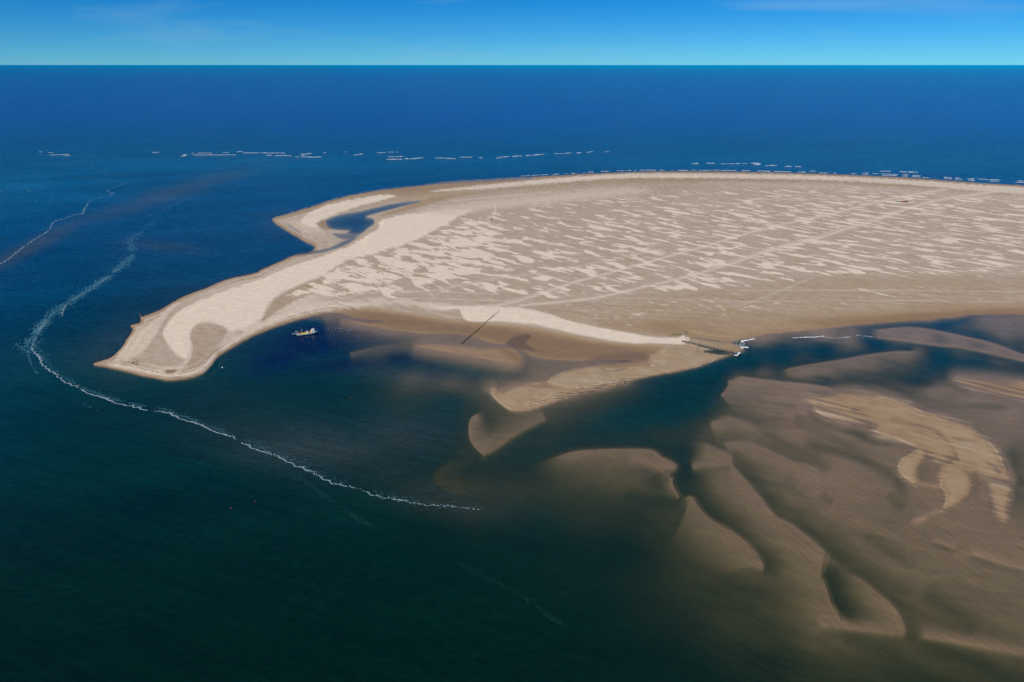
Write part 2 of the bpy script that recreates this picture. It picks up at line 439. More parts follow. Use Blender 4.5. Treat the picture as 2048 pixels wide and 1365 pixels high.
groove([(1970,930),(1990,936),(2005,948)], .4, 6)

# fine relief: ripples on bars and shoals, small mounds on the plain
warp = fbm(X / 14, Y / 14, 3, 40)
dn = fbm(X / 5.0, Y / 3.2, 2, 41)
rip_line = [(1030,814),(1070,804),(1110,796),(1160,784),(1220,770),(1290,756)]
s, d, si, t = line(rip_line, 40)
rip = np.zeros_like(H)
rip[s] = np.exp(-(d / 12) ** 2) * sm(0, .1, t) * sm(0, .15, 1 - t)
rq = np.sin((X * 0.35 - Y * 0.94) * 6.283 / 5.0 + warp * 4.0 + np.sin(X / 2.6 + warp * 6) * 0.9)
H = np.where(rip > .02, H * (1 - rip * .75) + rip * (0.34 * rq + 0.2 * dn - .03), H)
sub = sm(3.0, .6, -H) * sm(.02, .25, -H) * (1 - rip)
H += sub * (0.07 * np.sin((X * .93 + Y * .37) * 6.283 / 5.2 + warp * 4) + 0.05 * dn) * sm(1040, 1200, U)
strk = fbm((X * .9 + Y * .42) / 3.2, (-X * .42 + Y * .9) / 34.0, 2, 77)
H += np.where((U > 1560) & (V < 810) & (V > 740) & (H < -.3), .5 * strk * sm(810, 790, V) * sm(740, 752, V), 0)
spk = sm(-4, 5, sdf([(1740,664),(1800,659),(1843,660),(1915,674),(1985,690),(2048,712),(2048,718),(1940,695),(1875,688),(1780,675)], 20))
H += spk * (.34 * np.clip(fbm(X / 6.0, Y / 7.0, 2, 71) - .12, 0, 1))
H += np.where(H > .03, .05 * fbm(X / 18, Y / 18, 3, 9), 0) * np.clip(H, 0, 1)
bst = .65 * fbm((X * .66 + Y * .75) / 6.0, (-X * .75 + Y * .66) / 60.0, 2, 12) + .55 * fbm((X * .60 + Y * .80) / 3.4, (-X * .80 + Y * .60) / 44.0, 1, 13)
H += np.where((em > -14) & (H < .8) & (H > -.4), (.34 * bst - .05) * sm(-14, 4, em), 0)

# ------------------------------------------------------------------ sand condition: 0 soaked .. 0.5 damp .. 1 dry and pale
dry = np.full(U.shape, .12, np.float32)
inside = sm_main > 0
plain = sm(4, 34, sm_main)
dry = np.where(inside, .22 + .27 * plain + .30 * sm(700, 600, U) * sm(.5, 6, sm_main), dry)
n1 = fbm(X / 55, Y / 55, 4, 3)
n2 = fbm((X * .80 + Y * .6) / 9, (-X * .6 + Y * .8) / 40, 3, 21)
def paint(pts, val, soft=3.0, rough=4.0, margin=40, amt=1.0, nn=None):
    global dry
    s = sdf(pts, margin) + rough * (n2 if nn is None else nn)
    w = sm(-soft, soft, s) * amt
    dry = dry * (1 - w) + val * w
# south-eastern plain, duller and smoother; brown damp apron near the creek
paint([(1050,620),(1250,600),(1500,575),(2048,560),(5300,640),(5300,900),(2048,632),(1860,640),(1685,653),(1500,676),(1440,690),(1370,676),(1260,668),(1130,640)], .42, 14, 6)
paint([(1330,640),(1420,632),(1600,636),(1800,622),(2048,612),(4000,640),(4000,800),(2048,632),(1860,641),(1685,654),(1500,677),(1450,690),(1385,676),(1300,668),(1200,655),(1250,650)], .30, 14, 4)
paint([(1500,668),(1700,645),(1860,628),(2048,618),(2600,640),(2600,700),(2048,640),(1860,644),(1685,656),(1500,680)], .14, 8, 3)
# wet brown flats inside the lagoon
paint([(640,628),(720,621),(800,628),(900,644),(985,652),(1060,660),(1140,675),(1220,690),(1300,694),(1330,700),(1300,722),(1262,724),(1150,724),(1060,712),(1010,690),(900,670),(780,660),(690,640)], .10, 7, 4)
# footbridge lobe and the bars
paint([(1337,695),(1366,692),(1400,697),(1440,708),(1445,714),(1380,735),(1310,738),(1300,730),(1303,712),(1312,708)], .36, 4, 2)
paint([(1097,767),(1106,754),(1133,742),(1188,733),(1250,730),(1300,738),(1370,736),(1300,752),(1240,765),(1180,776),(1130,775)], .36, 4, 2)
paint([(984,786),(1000,790),(1020,778),(1050,772),(1080,776),(1120,780),(1100,806),(1050,820),(1020,820),(995,801)], .32, 3, 2)
# pale dry sheets
paint([(588,532),(640,515),(698,494),(725,477),(756,460),(759,446),(780,437),(828,429),(896,421),(947,421),(915,438),(880,458),(846,475),(812,490),(762,507),(690,526),(640,556),(590,576),(561,590),(541,604),(528,622),(520,644),(500,656),(473,664),(452,657),(422,646),(401,649),(386,659),(378,677),(382,692),(378,708),(372,721),(352,707),(337,690),(327,673),(329,657),(346,636),(375,614),(434,589),(512,563)], 1.0, 2.5, 5)
paint([(602,441),(633,419),(684,404),(759,391),(792,393),(762,403),(711,416),(664,432),(640,447),(636,458),(616,454)], .97, 2, 3)
paint([(862,384),(964,371),(1067,361),(1220,349.5),(1366,347.5),(1614,351),(1821,360.5),(2048,375),(2700,402),(2700,425),(2048,390),(1821,371),(1614,360),(1366,357),(1220,359),(1067,371),(964,379)], .88, 2.5, 3)
paint([(860,616),(885,624),(917,621),(925,636),(942,645),(971,646),(1000,646),(1049,650),(1085,656),(1146,669),(1220,684),(1268,689),(1330,690),(1364,692),(1377,685),(1378,676),(1364,674),(1356,679),(1317,679),(1256,669),(1195,657),(1134,644),(1098,632),(1046,619),(1000,617),(930,615)], 1.0, 2, 2)
paint([(700,604),(760,602),(850,606),(900,612),(860,618),(800,612),(740,614),(680,620),(630,624),(590,634),(550,648),(510,664),(480,682),(450,702),(436,712),(450,690),(500,655),(540,630),(600,612),(650,606)], .86, 5, 7, amt=.85)
paint([(437,712),(428,726),(408,744),(378,753),(335,756),(275,744),(215,732),(240,728),(300,740),(350,744),(385,742),(408,728),(425,712)], .85, 3, 3, amt=.9)
paint([(250,694),(270,668),(300,650),(335,620),(360,604),(330,636),(312,655),(300,676),(270,700),(240,722),(225,726)], .78, 3, 3, amt=.9)
paint([(835,425),(900,412),(980,402),(1080,392),(1160,384),(1260,378),(1300,384),(1200,398),(1090,410),(980,420),(900,432)], .80, 8, 8, amt=.8)
paint([(1400,368),(1600,366),(1800,376),(2048,392),(2600,410),(2600,430),(2048,404),(1800,388),(1600,376)], .66, 8, 6, amt=.7)
paint([(1400,640),(1500,630),(1640,634),(1560,645),(1480,652)], .36, 10, 4)
# wet swales
for p, v_ in [([(386,661),(402,650),(440,654),(455,668),(438,690),(420,716),(398,735),(374,744),(360,748),(376,728),(386,700),(381,678)], .45),
              ([(330,640),(350,618),(400,598),(360,622),(340,644),(326,668),(334,690),(350,712),(370,726),(330,738),(280,735),(240,730),(280,712),(310,676)], .5),
              ([(545,606),(580,582),(640,560),(660,575),(600,600),(560,622),(530,642),(522,648)], .42),
              ([(843,401),(900,392),(1000,384),(960,388),(900,398),(850,412),(790,428),(760,432),(800,418)], .30),
              ([(644,442),(660,438),(652,448),(664,460),(650,460),(632,450)], .3),
              ([(332,744),(350,741),(352,747),(336,749)], .0)]:
    paint(p, v_, 2.5, 4)
paint([(1046,770),(1094,758),(1095,770),(1130,778),(1085,777),(1060,774)], .10, 3, 2)
paint([(1180,724),(1260,722),(1296,712),(1300,734),(1260,732),(1210,738),(1190,734)], .12, 5, 3)
dry = np.clip(dry + rip * (.20 * rq + .26 * dn - .04) * (H > -.5), .0, 1)
# strand lines parallel to the shore
lines_ = fbm(sm_main / 3.0 + .6 * n1, (X + Y) / 260.0, 2, 61)
bandw = sm(34, 10, sm_main) * (sm_main > .5) * (sm(760, 640, U) + .35 * sm(440, 380, V))
dry = np.clip(dry + .42 * lines_ * np.clip(bandw, 0, 1), .02, 1.05)
dry = np.clip(dry + .10 * n2 * (sm_main > 2) * (dry < .7), .02, 1.05)
dry = np.where(em > -8, np.clip(dry + .5 * bst, .03, 1), dry)
# foreshore stays damp
fs = sm(9, 2, sm_main) * sm(-1, 0, sm_main) * sm(700, 560, U)
dry = dry * (1 - .3 * fs) + .3 * .3 * fs
fs2 = sm(4, 1, sm_main) * (sm_main > 0)
dry = dry * (1 - .6 * fs2) + .16 * .6 * fs2
# exposed shoal, drier on the crests
dry = np.where(em > -3, np.maximum(dry, .12 + .22 * sm(.02, .4, H)), dry)
rim = np.zeros_like(dry)
for p in [[(1745,860),(1763,870),(1794,877),(1816,886),(1838,895)], [(1832,901),(1809,916),(1799,927),(1798,938),(1807,951),(1829,966)], [(1974,882),(1994,904),(2003,923),(2011,943)],
          [(1748,792),(1785,800),(1822,813),(1849,827)], [(1626,810),(1641,827),(1669,839)], [(1882,958),(1882,973),(1890,984),(1893,999),(1888,1015)],
          [(1096,768),(1100,760),(1107,753),(1133,742)], [(982,781),(984,788),(995,801),(1011,814),(1026,821)], [(1303,712),(1300,722),(1302,731),(1312,735)]]:
    s, d, si, t = line(p, 12)
    rim[s] = np.maximum(rim[s], np.exp(-(d / 1.6) ** 2) * sm(0, .1, t) * sm(0, .1, 1 - t))
dry = np.clip(dry + .24 * rim * (H > -.15), 0, 1.05)
H += .10 * rim
# vehicle tracks over the plain: shallow, swept pale
TR = [([(860,617),(930,617),(1010,612),(1056,599),(1110,582),(1159,565),(1225,547),(1303,525),(1352,511),(1400,498),(1463,479),(1527,460),(1590,446),(1669,429),(1716,416),(1770,402),(1843,388),(1894,380)], 1.9, .85),
      ([(1040,614),(1100,609),(1186,600),(1266,582),(1339,565),(1400,549),(1463,530),(1552,500),(1621,484),(1685,463),(1748,444),(1811,421),(1859,406),(1938,392),(2017,381)], 2.2, .85),
      ([(1420,538),(1552,496),(1621,479),(1685,458),(1748,439),(1811,417)], 1.3, .7),
      ([(850,612),(862,604),(880,588),(900,577),(973,562),(1046,553),(1120,542),(1251,516),(1330,500)], 1.0, .75),
      ([(990,412),(990,424),(985,433),(974,440)], 1.2, .9),
      ([(1490,612),(1560,585),(1620,560),(1660,545)], 1.2, .65), ([(1480,584),(1700,584),(2100,586)], .9, .65), ([(1700,530),(1900,545),(2100,553)], .9, .65),
      ([(690,600),(720,592),(800,586),(900,588),(1000,592)], .9, .75), ([(758,604),(764,596),(790,590),(860,584),(960,570)], .9, .75), ([(640,606),(760,600),(900,602),(1030,606)], .9, .75),
      ([(1000,612),(1080,588),(1160,562)], .9, .75), ([(1150,600),(1300,600),(1500,606),(1800,604),(2100,608)], .8, .6), ([(900,405),(980,396),(1100,386)], 1.2, .75),
      ([(1250,497),(1400,470),(1520,440),(1640,412),(1750,395)], .8, .7)]
trk = np.zeros_like(dry)
for p, w, v_ in TR:
    s, d, si, t = line(p, 10)
    k = np.exp(-(d / w) ** 2)
    trk[s] = np.maximum(trk[s], k)
    dry[s] = np.maximum(dry[s], dry[s] * (1 - k) + v_ * k)
# where drifting dry sand lies in patches over the damp plain
patch = np.zeros(U.shape, np.float32)
def pmask(pts, val, soft, margin=90):
    global patch
    w = sm(-soft, soft, sdf(pts, margin) + 10 * n1)
    patch = patch * (1 - w) + val * w
pmask([(560,600),(640,556),(720,520),(800,498),(860,470),(900,445),(960,425),(1100,405),(1300,385),(1500,372),(1800,375),(2048,392),(5000,500),(5000,620),(2048,560),(1800,565),(1640,560),(1500,588),(1300,592),(1150,600),(1000,595),(850,600),(700,598)], .5, 16)
pmask([(640,556),(740,515),(830,490),(900,460),(960,450),(1000,490),(1000,540),(920,560),(800,575),(680,580),(600,590)], .66, 30)
pmask([(1000,430),(1300,400),(1500,390),(1250,430),(1050,450)], .36, 24)
pmask([(1150,610),(1400,590),(1700,575),(2048,566),(5000,630),(5000,650),(2048,615),(1700,625),(1400,632),(1250,645)], .27, 14)
patch *= (sm_main > 6)
speck = np.zeros(U.shape, np.float32)
for pts_, val_, so_ in [([(1060,622),(1150,606),(1400,592),(1600,600),(1560,620),(1420,634),(1300,652),(1240,662),(1180,648),(1110,632)], 1.0, 10),
                        ([(1400,600),(1700,585),(2048,575),(4000,640),(4000,660),(2048,612),(1700,625),(1450,640)], .8, 10),
                        ([(560,600),(700,570),(860,560),(1000,590),(850,604),(690,606)], .7, 14), ([(1000,372),(1300,360),(1600,368),(2048,395),(2048,420),(1500,385),(1200,385),(1000,395)], .9, 8)]:
    speck = np.maximum(speck, val_ * sm(-so_, so_, sdf(pts_, 40) + 5 * n1))

# rusty algal film on the wet flats
brown = np.zeros(U.shape, np.float32)
def bmask(pts, val, soft, rough=5):
    global brown
    w = sm(-soft, soft, sdf(pts, 40) + rough * n1)
    brown = np.maximum(brown, val * w)
bmask([(690,626),(800,634),(900,652),(1000,656),(1070,670),(1150,684),(1230,696),(1290,702),(1290,716),(1180,720),(1070,712),(1010,690),(900,668),(780,656)], .85, 12)
bmask([(985,698),(1012,697),(1034,706),(1041,718),(1036,727),(1020,716),(1000,704)], 1.0, 5)
bmask([(1210,732),(1240,728),(1270,730),(1240,738)], .8, 6)
bmask([(1530,838),(1560,832),(1590,842),(1600,860),(1570,855)], .7, 8); bmask([(1590,828),(1630,836),(1660,850),(1640,856),(1600,842)], .7, 8); bmask([(1570,880),(1620,888),(1650,905),(1600,900)], .6, 8)
bmask([(1650,785),(1740,793),(1800,830),(1900,870),(1960,930),(1930,1000),(1830,960),(1800,880),(1680,820)], .4, 18)
bmask([(1915,760),(2048,772),(2048,800),(1980,780)], .6, 8)
bmask([(1300,650),(1420,660),(1460,680),(1420,700),(1390,690),(1330,676)], .5, 10)
bmask([(1600,640),(2048,620),(2048,632),(1700,652)], .7, 6)
bmask([(1140,684),(1290,700),(1290,712),(1160,706)], .6, 8)
dark = np.zeros(U.shape, np.float32)     # dark muddy stain with its own ragged outline
s_ = sdf([(1020,680),(1040,671),(1062,674),(1050,688),(1066,698),(1084,706),(1040,698),(1012,688)], 20) + 5 * n2 + 3 * n1
dark = np.maximum(dark, .8 * sm(-3, 3, s_))
s_ = sdf([(1180,716),(1270,706),(1296,716),(1280,724),(1210,724)], 20) + 4 * n1
dark = np.maximum(dark, .45 * sm(-6, 6, s_))

# ------------------------------------------------------------------ water condition
def blob(u, v, ru, rv, rot=0):
    c, s = math.cos(R(rot)), math.sin(R(rot))
    a = ((U - u) * c + (V - v) * s) / ru
    b = (-(U - u) * s + (V - v) * c) / rv
    return np.exp(-(a * a + b * b))
sed = np.zeros(U.shape, np.float32)
w1 = fbm(X / 160, Y / 160, 4, 30)
for a in [(60,495,130,14,-28,.75),(330,390,190,15,-17,.6),(420,600,120,20,-22,.55),(300,690,110,40,-38,.5),(230,690,70,40,-30,.35),(330,495,90,12,5,.35),
          (560,445,40,30,-20,.3),(880,757,150,22,5,.55),(820,760,110,16,5,.3),(640,900,200,50,5,.35),(820,870,120,50,0,.3),(920,1000,120,40,10,.35),(1000,985,80,30,-10,.35),(240,500,60,20,0,.1)]:
    sed = np.maximum(sed, a[5] * blob(*a[:5]))
sed = np.clip(sed * (1 + .5 * w1), 0, 1)
sed = np.clip(sed + .10 * w1, 0, 1)
blue = np.zeros(U.shape, np.float32)
for a in [(640,680,110,36,-8,1.0),(560,715,80,30,-20,.8),(720,670,70,24,0,.9),(690,730,120,16,-5,.6),(800,715,90,14,8,.6)]:
    blue = np.maximum(blue, a[5] * blob(*a[:5]))
blue = np.clip(blue * 1.3, 0, 1)
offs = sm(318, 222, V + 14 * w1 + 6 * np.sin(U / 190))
green = np.clip(sm(400, 780, V) * sm(-700, 250, U + .3 * (V - 700)), 0, 1)
turq = np.clip(blob(60, 385, 230, 40) + .8 * blob(450, 330, 420, 22) + .5 * blob(1500, 322, 700, 16), 0, 1) * (1 + .5 * w1)
olive = sm(4.2, 1.2, D) * sm(780, 960, U + .5 * (V - 800)) * sm(740, 830, V + .12 * (U - 1000))

# ------------------------------------------------------------------ meshes
def grid_mesh(name, z, keep=None, attrs=None):
    me = bpy.data.meshes.new(name)
    idx = np.arange(NU * NV).reshape(NV, NU)
    q = np.stack([idx[:-1, :-1], idx[1:, :-1], idx[1:, 1:], idx[:-1, 1:]], -1).reshape(-1, 4)
    if keep is not None:
        kq = (keep[:-1, :-1] | keep[1:, :-1] | keep[1:, 1:] | keep[:-1, 1:]).reshape(-1)
        q = q[kq]
        used = np.zeros(NU * NV, bool)
        used[q.reshape(-1)] = True
        rm = np.cumsum(used) - 1
        q = rm[q]
    else:
        used = np.ones(NU * NV, bool)
    co = np.stack([X, Y, z], -1).reshape(-1, 3)[used].astype(np.float32)
    me.vertices.add(len(co))
    me.vertices.foreach_set('co', co.reshape(-1))
    nq = len(q)
    me.loops.add(nq * 4)
    me.polygons.add(nq)
    me.loops.foreach_set('vertex_index', q.reshape(-1).astype(np.int32))
    me.polygons.foreach_set('loop_start', np.arange(0, nq * 4, 4, dtype=np.int32))
    me.polygons.foreach_set('use_smooth', np.ones(nq, bool))
    me.update(calc_edges=True)
    for k, a in (attrs or {}).items():
        at = me.attributes.new(k, 'FLOAT', 'POINT')
        at.data.foreach_set('value', a.reshape(-1)[used].astype(np.float32))
    ob = bpy.data.objects.new(name, me)
    C.objects.link(ob)
    return ob

class NT:
    """small node-tree writer"""
    def __init__(self, name):
        self.m = bpy.data.materials.new(name)
        self.m.use_nodes = True
        self.t = self.m.node_tree
        self.t.nodes.clear()
        self.out = self.t.nodes.new('ShaderNodeOutputMaterial')
    def n(self, kind, **kw):
        nd = self.t.nodes.new('ShaderNode' + kind)
        for k, v in kw.items():
            if hasattr(nd, k) and k not in nd.inputs:
                setattr(nd, k, v)
        return nd
    def set(self, sock, v):
        if isinstance(v, bpy.types.NodeSocket):
            self.t.links.new(v, sock)
        elif isinstance(v, tuple) and len(v) == 3 and sock.type == 'RGBA':
            sock.default_value = (*v, 1)
        else:
            sock.default_value = v
    def attr(self, name):
        nd = self.n('Attribute'); nd.attribute_name = name
        return nd.outputs['Fac']
    def math(self, op, a, b=0.0, c=None):
        nd = self.n('Math'); nd.operation = op
        self.set(nd.inputs[0], a); self.set(nd.inputs[1], b)
        if c is not None: self.set(nd.inputs[2], c)
        return nd.outputs[0]
    def mix(self, f, a, b):
        nd = self.n('Mix'); nd.data_type = 'RGBA'
        self.set(nd.inputs['Factor'], f); self.set(nd.inputs['A'], a); self.set(nd.inputs['B'], b)
        return nd.outputs['Result']
    def mul(self, a, b):
        nd = self.n('Mix'); nd.data_type = 'RGBA'; nd.blend_type = 'MULTIPLY'
        nd.inputs['Factor'].default_value = 1
        self.set(nd.inputs['A'], a); self.set(nd.inputs['B'], b)
        return nd.outputs['Result']
    def rng(self, x, a, b, c=0.0, d=1.0, smooth=False):
        nd = self.n('MapRange')
        if smooth: nd.interpolation_type = 'SMOOTHSTEP'
        self.set(nd.inputs['Value'], x)
        for s, v in zip(('From Min', 'From Max', 'To Min', 'To Max'), (a, b, c, d)):
            self.set(nd.inputs[s], v)
        return nd.outputs[0]
    def pos(self, scale=(1, 1, 1), rot=0.0):
        g = self.n('NewGeometry')
        mp = self.n('Mapping')
        mp.vector_type = 'TEXTURE'
        mp.inputs['Rotation'].default_value = (0, 0, rot)
        mp.inputs['Scale'].default_value = scale
        self.t.links.new(g.outputs['Position'], mp.inputs['Vector'])
        return mp.outputs[0]
    def noise(self, vec, scale=1.0, detail=3, rough=.5, dist=0.0):
        nd = self.n('TexNoise')
        self.set(nd.inputs['Vector'], vec)
        nd.inputs['Scale'].default_value = scale
        nd.inputs['Detail'].default_value = detail
        nd.inputs['Roughness'].default_value = rough
        nd.inputs['Distortion'].default_value = dist
        return nd.outputs['Fac']

# sand
s = NT('sand')
dryA, patA, broA, drkA = s.attr('dry'), s.attr('patch'), s.attr('brown'), s.attr('stain')
DIR = R(-50)
pn = s.noise(s.pos((50, 19, 30), DIR), 1.0, 5, .55, .5)
pn2 = s.noise(s.pos((26, 5, 20), R(-28)), 1.0, 3, .6, .2)
pv = s.math('ADD', pn, s.math('MULTIPLY', s.math('SUBTRACT', pn2, .5), .22))
th = s.math('SUBTRACT', .78, s.math('MULTIPLY', patA, .50))
pm = s.rng(pv, s.math('SUBTRACT', th, .03), s.math('ADD', th, .036), 0, 1, True)
pm = s.math('MULTIPLY', pm, s.rng(patA, .1, .22))
spA = s.attr('speck')
sn = s.noise(s.pos((15, 6.5, 10), R(-38)), 1.0, 4, .58, .3)
sp = s.math('MULTIPLY', s.rng(sn, .60, .64, 0, 1, True), spA)
sn2 = s.noise(s.pos((70, 6, 10), R(-8)), 1.0, 4, .6, .2)
sp = s.math('MAXIMUM', sp, s.math('MULTIPLY', s.math('MULTIPLY', s.rng(sn2, .56, .66, 0, 1, True), spA), .55))
st = s.noise(s.pos((22, 2.2, 10), R(-30)), 1.0, 3, .6)
st2 = s.noise(s.pos((140, 9, 40), R(-12)), 1.0, 4, .6)
dv = s.math('ADD', dryA, s.math('MULTIPLY', s.math('SUBTRACT', st, .5), s.rng(dryA, .25, .5, .20, .34)))
dv = s.math('ADD', dv, s.math('MULTIPLY', s.math('SUBTRACT', st2, .5), .25))
dv = s.math('MAXIMUM', dv, s.math('MULTIPLY', pm, .98))
dv = s.math('MAXIMUM', dv, s.math('MULTIPLY', sp, .82))
cr = s.n('ValToRGB')
e = cr.color_ramp.elements
e[0].position = 0.0; e[0].color = (.245, .168, .104, 1)
e[1].position = 1.0; e[1].color = (.765, .645, .51, 1)
for p_, c_ in ((.16, (.345, .222, .118)), (.36, (.39, .284, .176)), (.52, (.475, .380, .292)), (.80, (.63, .525, .408))):
    k = e.new(p_); k.color = (*c_, 1)
s.set(cr.inputs[0], dv)
col = s.mix(s.math('MULTIPLY', broA, s.rng(dryA, .2, .6, .8, .0)), cr.outputs[0], (.25, .148, .058))
col = s.mix(s.math('MULTIPLY', drkA, .8), col, (.085, .06, .045))
gr = s.noise(s.pos((1.3, 1.3, 1.3)), 1.0, 3, .7)
gr2 = s.noise(s.pos((9, 9, 9)), 1.0, 4, .6)
col = s.mul(col, s.rng(s.math('ADD', s.math('MULTIPLY', gr, .6), s.math('MULTIPLY', gr2, .4)), .25, .75, .74, 1.24))
bm_ = s.n('Bump')
bm_.inputs['Strength'].default_value = .35
bm_.inputs['Distance'].default_value = .35
s.set(bm_.inputs['Height'], s.math('ADD', s.math('MULTIPLY', st, .5), s.math('MULTIPLY', pm, .8)))
bs = s.n('BsdfPrincipled')
s.set(bs.inputs['Base Color'], col)
s.set(bs.inputs['Roughness'], s.rng(dryA, .1, .4, .55, .95))
s.set(bs.inputs['Specular IOR Level'], s.rng(dryA, .12, .4, .45, .12))
s.set(bs.inputs['Normal'], bm_.outputs[0])
s.t.links.new(bs.outputs[0], s.out.inputs['Surface'])
SAND = s.m

# water: light fades with depth over the bed, body scatters, surface mirrors the sky
w = NT('sea_water')
dep, sedA, bluA, offA, grnA = w.attr('depth'), w.attr('sediment'), w.attr('clear'), w.attr('offshore'), w.attr('green')
dep = w.math('MAXIMUM', dep, 0.0)
kk = w.n('CombineColor')
for i, kcoef in enumerate((.50, .42, .54)):
    w.set(kk.inputs[i], w.math('EXPONENT', w.math('MULTIPLY', dep, -kcoef)))
tr = w.n('BsdfTransparent')
w.set(tr.inputs['Color'], kk.outputs[0])
body = w.mix(grnA, (.0002, .046, .125), (.0005, .0290, .0205))
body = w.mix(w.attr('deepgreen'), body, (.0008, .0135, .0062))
body = w.mix(w.attr('turquoise'), body, (.0, .080, .180))
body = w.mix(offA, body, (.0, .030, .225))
body = w.mix(bluA, body, (.0, .006, .038))
body = w.mix(sedA, body, (.050, .060, .060))
body = w.mix(w.attr('olive'), body, (.016, .024, .008))
swell = w.noise(w.pos((340, 120, 100), R(20)), 1.0, 4, .6)
fine = w.noise(w.pos((7, 3, 4), R(12)), 1.0, 3, .65)
body = w.mul(body, w.rng(swell, .3, .7, .70, 1.30))
body = w.mul(body, w.rng(fine, .3, .7, .66, 1.34))
streak = w.noise(w.pos((120, 7, 30), R(-24)), 1.0, 4, .62)
body = w.mul(body, w.rng(streak, .3, .7, .80, 1.20))
inv = w.n('Invert'); w.set(inv.inputs['Color'], kk.outputs[0])
df = w.n('BsdfDiffuse'); w.set(df.inputs['Color'], w.mul(body, inv.outputs[0]))
ad = w.n('AddShader')
w.t.links.new(tr.outputs[0], ad.inputs[0]); w.t.links.new(df.outputs[0], ad.inputs[1])
def facets(scale, rot, amp):
    nd = w.n('TexNoise')
    w.set(nd.inputs['Vector'], w.pos(scale, rot))
    nd.inputs['Scale'].default_value = 1.0
    nd.inputs['Detail'].default_value = 3
    nd.inputs['Roughness'].default_value = .6
    sb = w.n('VectorMath'); sb.operation = 'SUBTRACT'
    w.set(sb.inputs[0], nd.outputs['Color']); sb.inputs[1].default_value = (.5, .5, .5)
    ml = w.n('VectorMath'); ml.operation = 'MULTIPLY'
    w.set(ml.inputs[0], sb.outputs[0]); ml.inputs[1].default_value = (amp, amp * 1.3, 0)
    return ml.outputs[0]
def vadd(a, b):
    v_ = w.n('VectorMath'); v_.operation = 'ADD'
    w.set(v_.inputs[0], a)
    if isinstance(b, tuple): v_.inputs[1].default_value = b
    else: w.set(v_.inputs[1], b)
    return v_.outputs[0]
nv = vadd(vadd(facets((3.2, 1.5, 2), R(12), .60), facets((22, 8, 9), R(8), .14)), (0, 0, 1))
nn_ = w.n('VectorMath'); nn_.operation = 'NORMALIZE'
w.set(nn_.inputs[0], nv)
gl = w.n('BsdfGlossy'); gl.inputs['Roughness'].default_value = .10
gl.inputs['Color'].default_value = (1, 1, 1, 1)
w.t.links.new(nn_.outputs[0], gl.inputs['Normal'])
fr = w.n('Fresnel'); fr.inputs['IOR'].default_value = 1.333
mx = w.n('MixShader')
w.set(mx.inputs[0], w.math('DIVIDE', fr.outputs[0], w.math('ADD', w.math('MULTIPLY', fr.outputs[0], 1.7), 1.0)))   # waves keep the mean reflectance below one at grazing view
w.t.links.new(ad.outputs[0], mx.inputs[1]); w.t.links.new(gl.outputs[0], mx.inputs[2])
w.t.links.new(mx.outputs[0], w.out.inputs['Surface'])
WATER = w.m

terrain = grid_mesh('sandbank_terrain', H, None, {'dry': dry, 'patch': patch, 'speck': speck, 'brown': brown, 'stain': dark})
terrain.data.materials.append(SAND)
terrain['kind'] = 'structure'
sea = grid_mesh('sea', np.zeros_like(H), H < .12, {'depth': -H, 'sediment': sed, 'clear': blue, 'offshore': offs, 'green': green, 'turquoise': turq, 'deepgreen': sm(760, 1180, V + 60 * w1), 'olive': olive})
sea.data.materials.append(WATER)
sea['kind'] = 'structure'


# ------------------------------------------------------------------ object helpers
def tag(o, label=None, cat=None, group=None, kind=None):
    if label: o['label'] = label
    if cat: o['category'] = cat
    if group: o['group'] = group
    if kind: o['kind'] = kind
    return o

def paint_mat(name, colr, rough=.55, var=.12, scale=1.5, metal=0.0):
    t = NT(name)
    nz = t.noise(t.pos((scale, scale, scale)), 1.0, 4, .65)
    c = t.mul(colr, t.rng(nz, .3, .7, 1 - var, 1 + var))
    b = t.n('BsdfPrincipled')
    t.set(b.inputs['Base Color'], c)
    b.inputs['Roughness'].default_value = rough
    b.inputs['Metallic'].default_value = metal
    t.t.links.new(b.outputs[0], t.out.inputs['Surface'])
    return t.m

M = {k: paint_mat(k, *a) for k, a in {
    'turquoise_paint': ((.0, .36, .50), .4), 'black_hull': ((.008, .008, .010), .5), 'orange_gear': ((.85, .33, .01), .5), 'yellow_gear': ((.85, .55, .02), .5),
    'white_paint': ((.80, .80, .80), .4), 'deck_wood': ((.42, .30, .16), .7), 'grey_metal': ((.48, .50, .50), .5), 'window_glass': ((.02, .03, .04), .15),
    'pale_deck': ((.55, .60, .64), .6), 'blue_tarp': ((.01, .06, .14), .6), 'old_timber': ((.12, .09, .07), .9), 'brush': ((.07, .065, .055), .95),
    'weathered_plank': ((.20, .16, .13), .9), 'rust': ((.22, .07, .05), .9), 'dark_metal': ((.03, .03, .03), .6), 'seaweed': ((.06, .055, .035), .95), 'green_weed': ((.05, .075, .02), .95),
    'foam': ((.80, .84, .86), .9, .06), 'red_paint': ((.55, .04, .02), .5), 'tyre': ((.02, .02, .02), .9), 'cloud': ((.75, .72, .74), 1.0, .03), 'pale_rubber': ((.40, .50, .55), .7)}.items()}

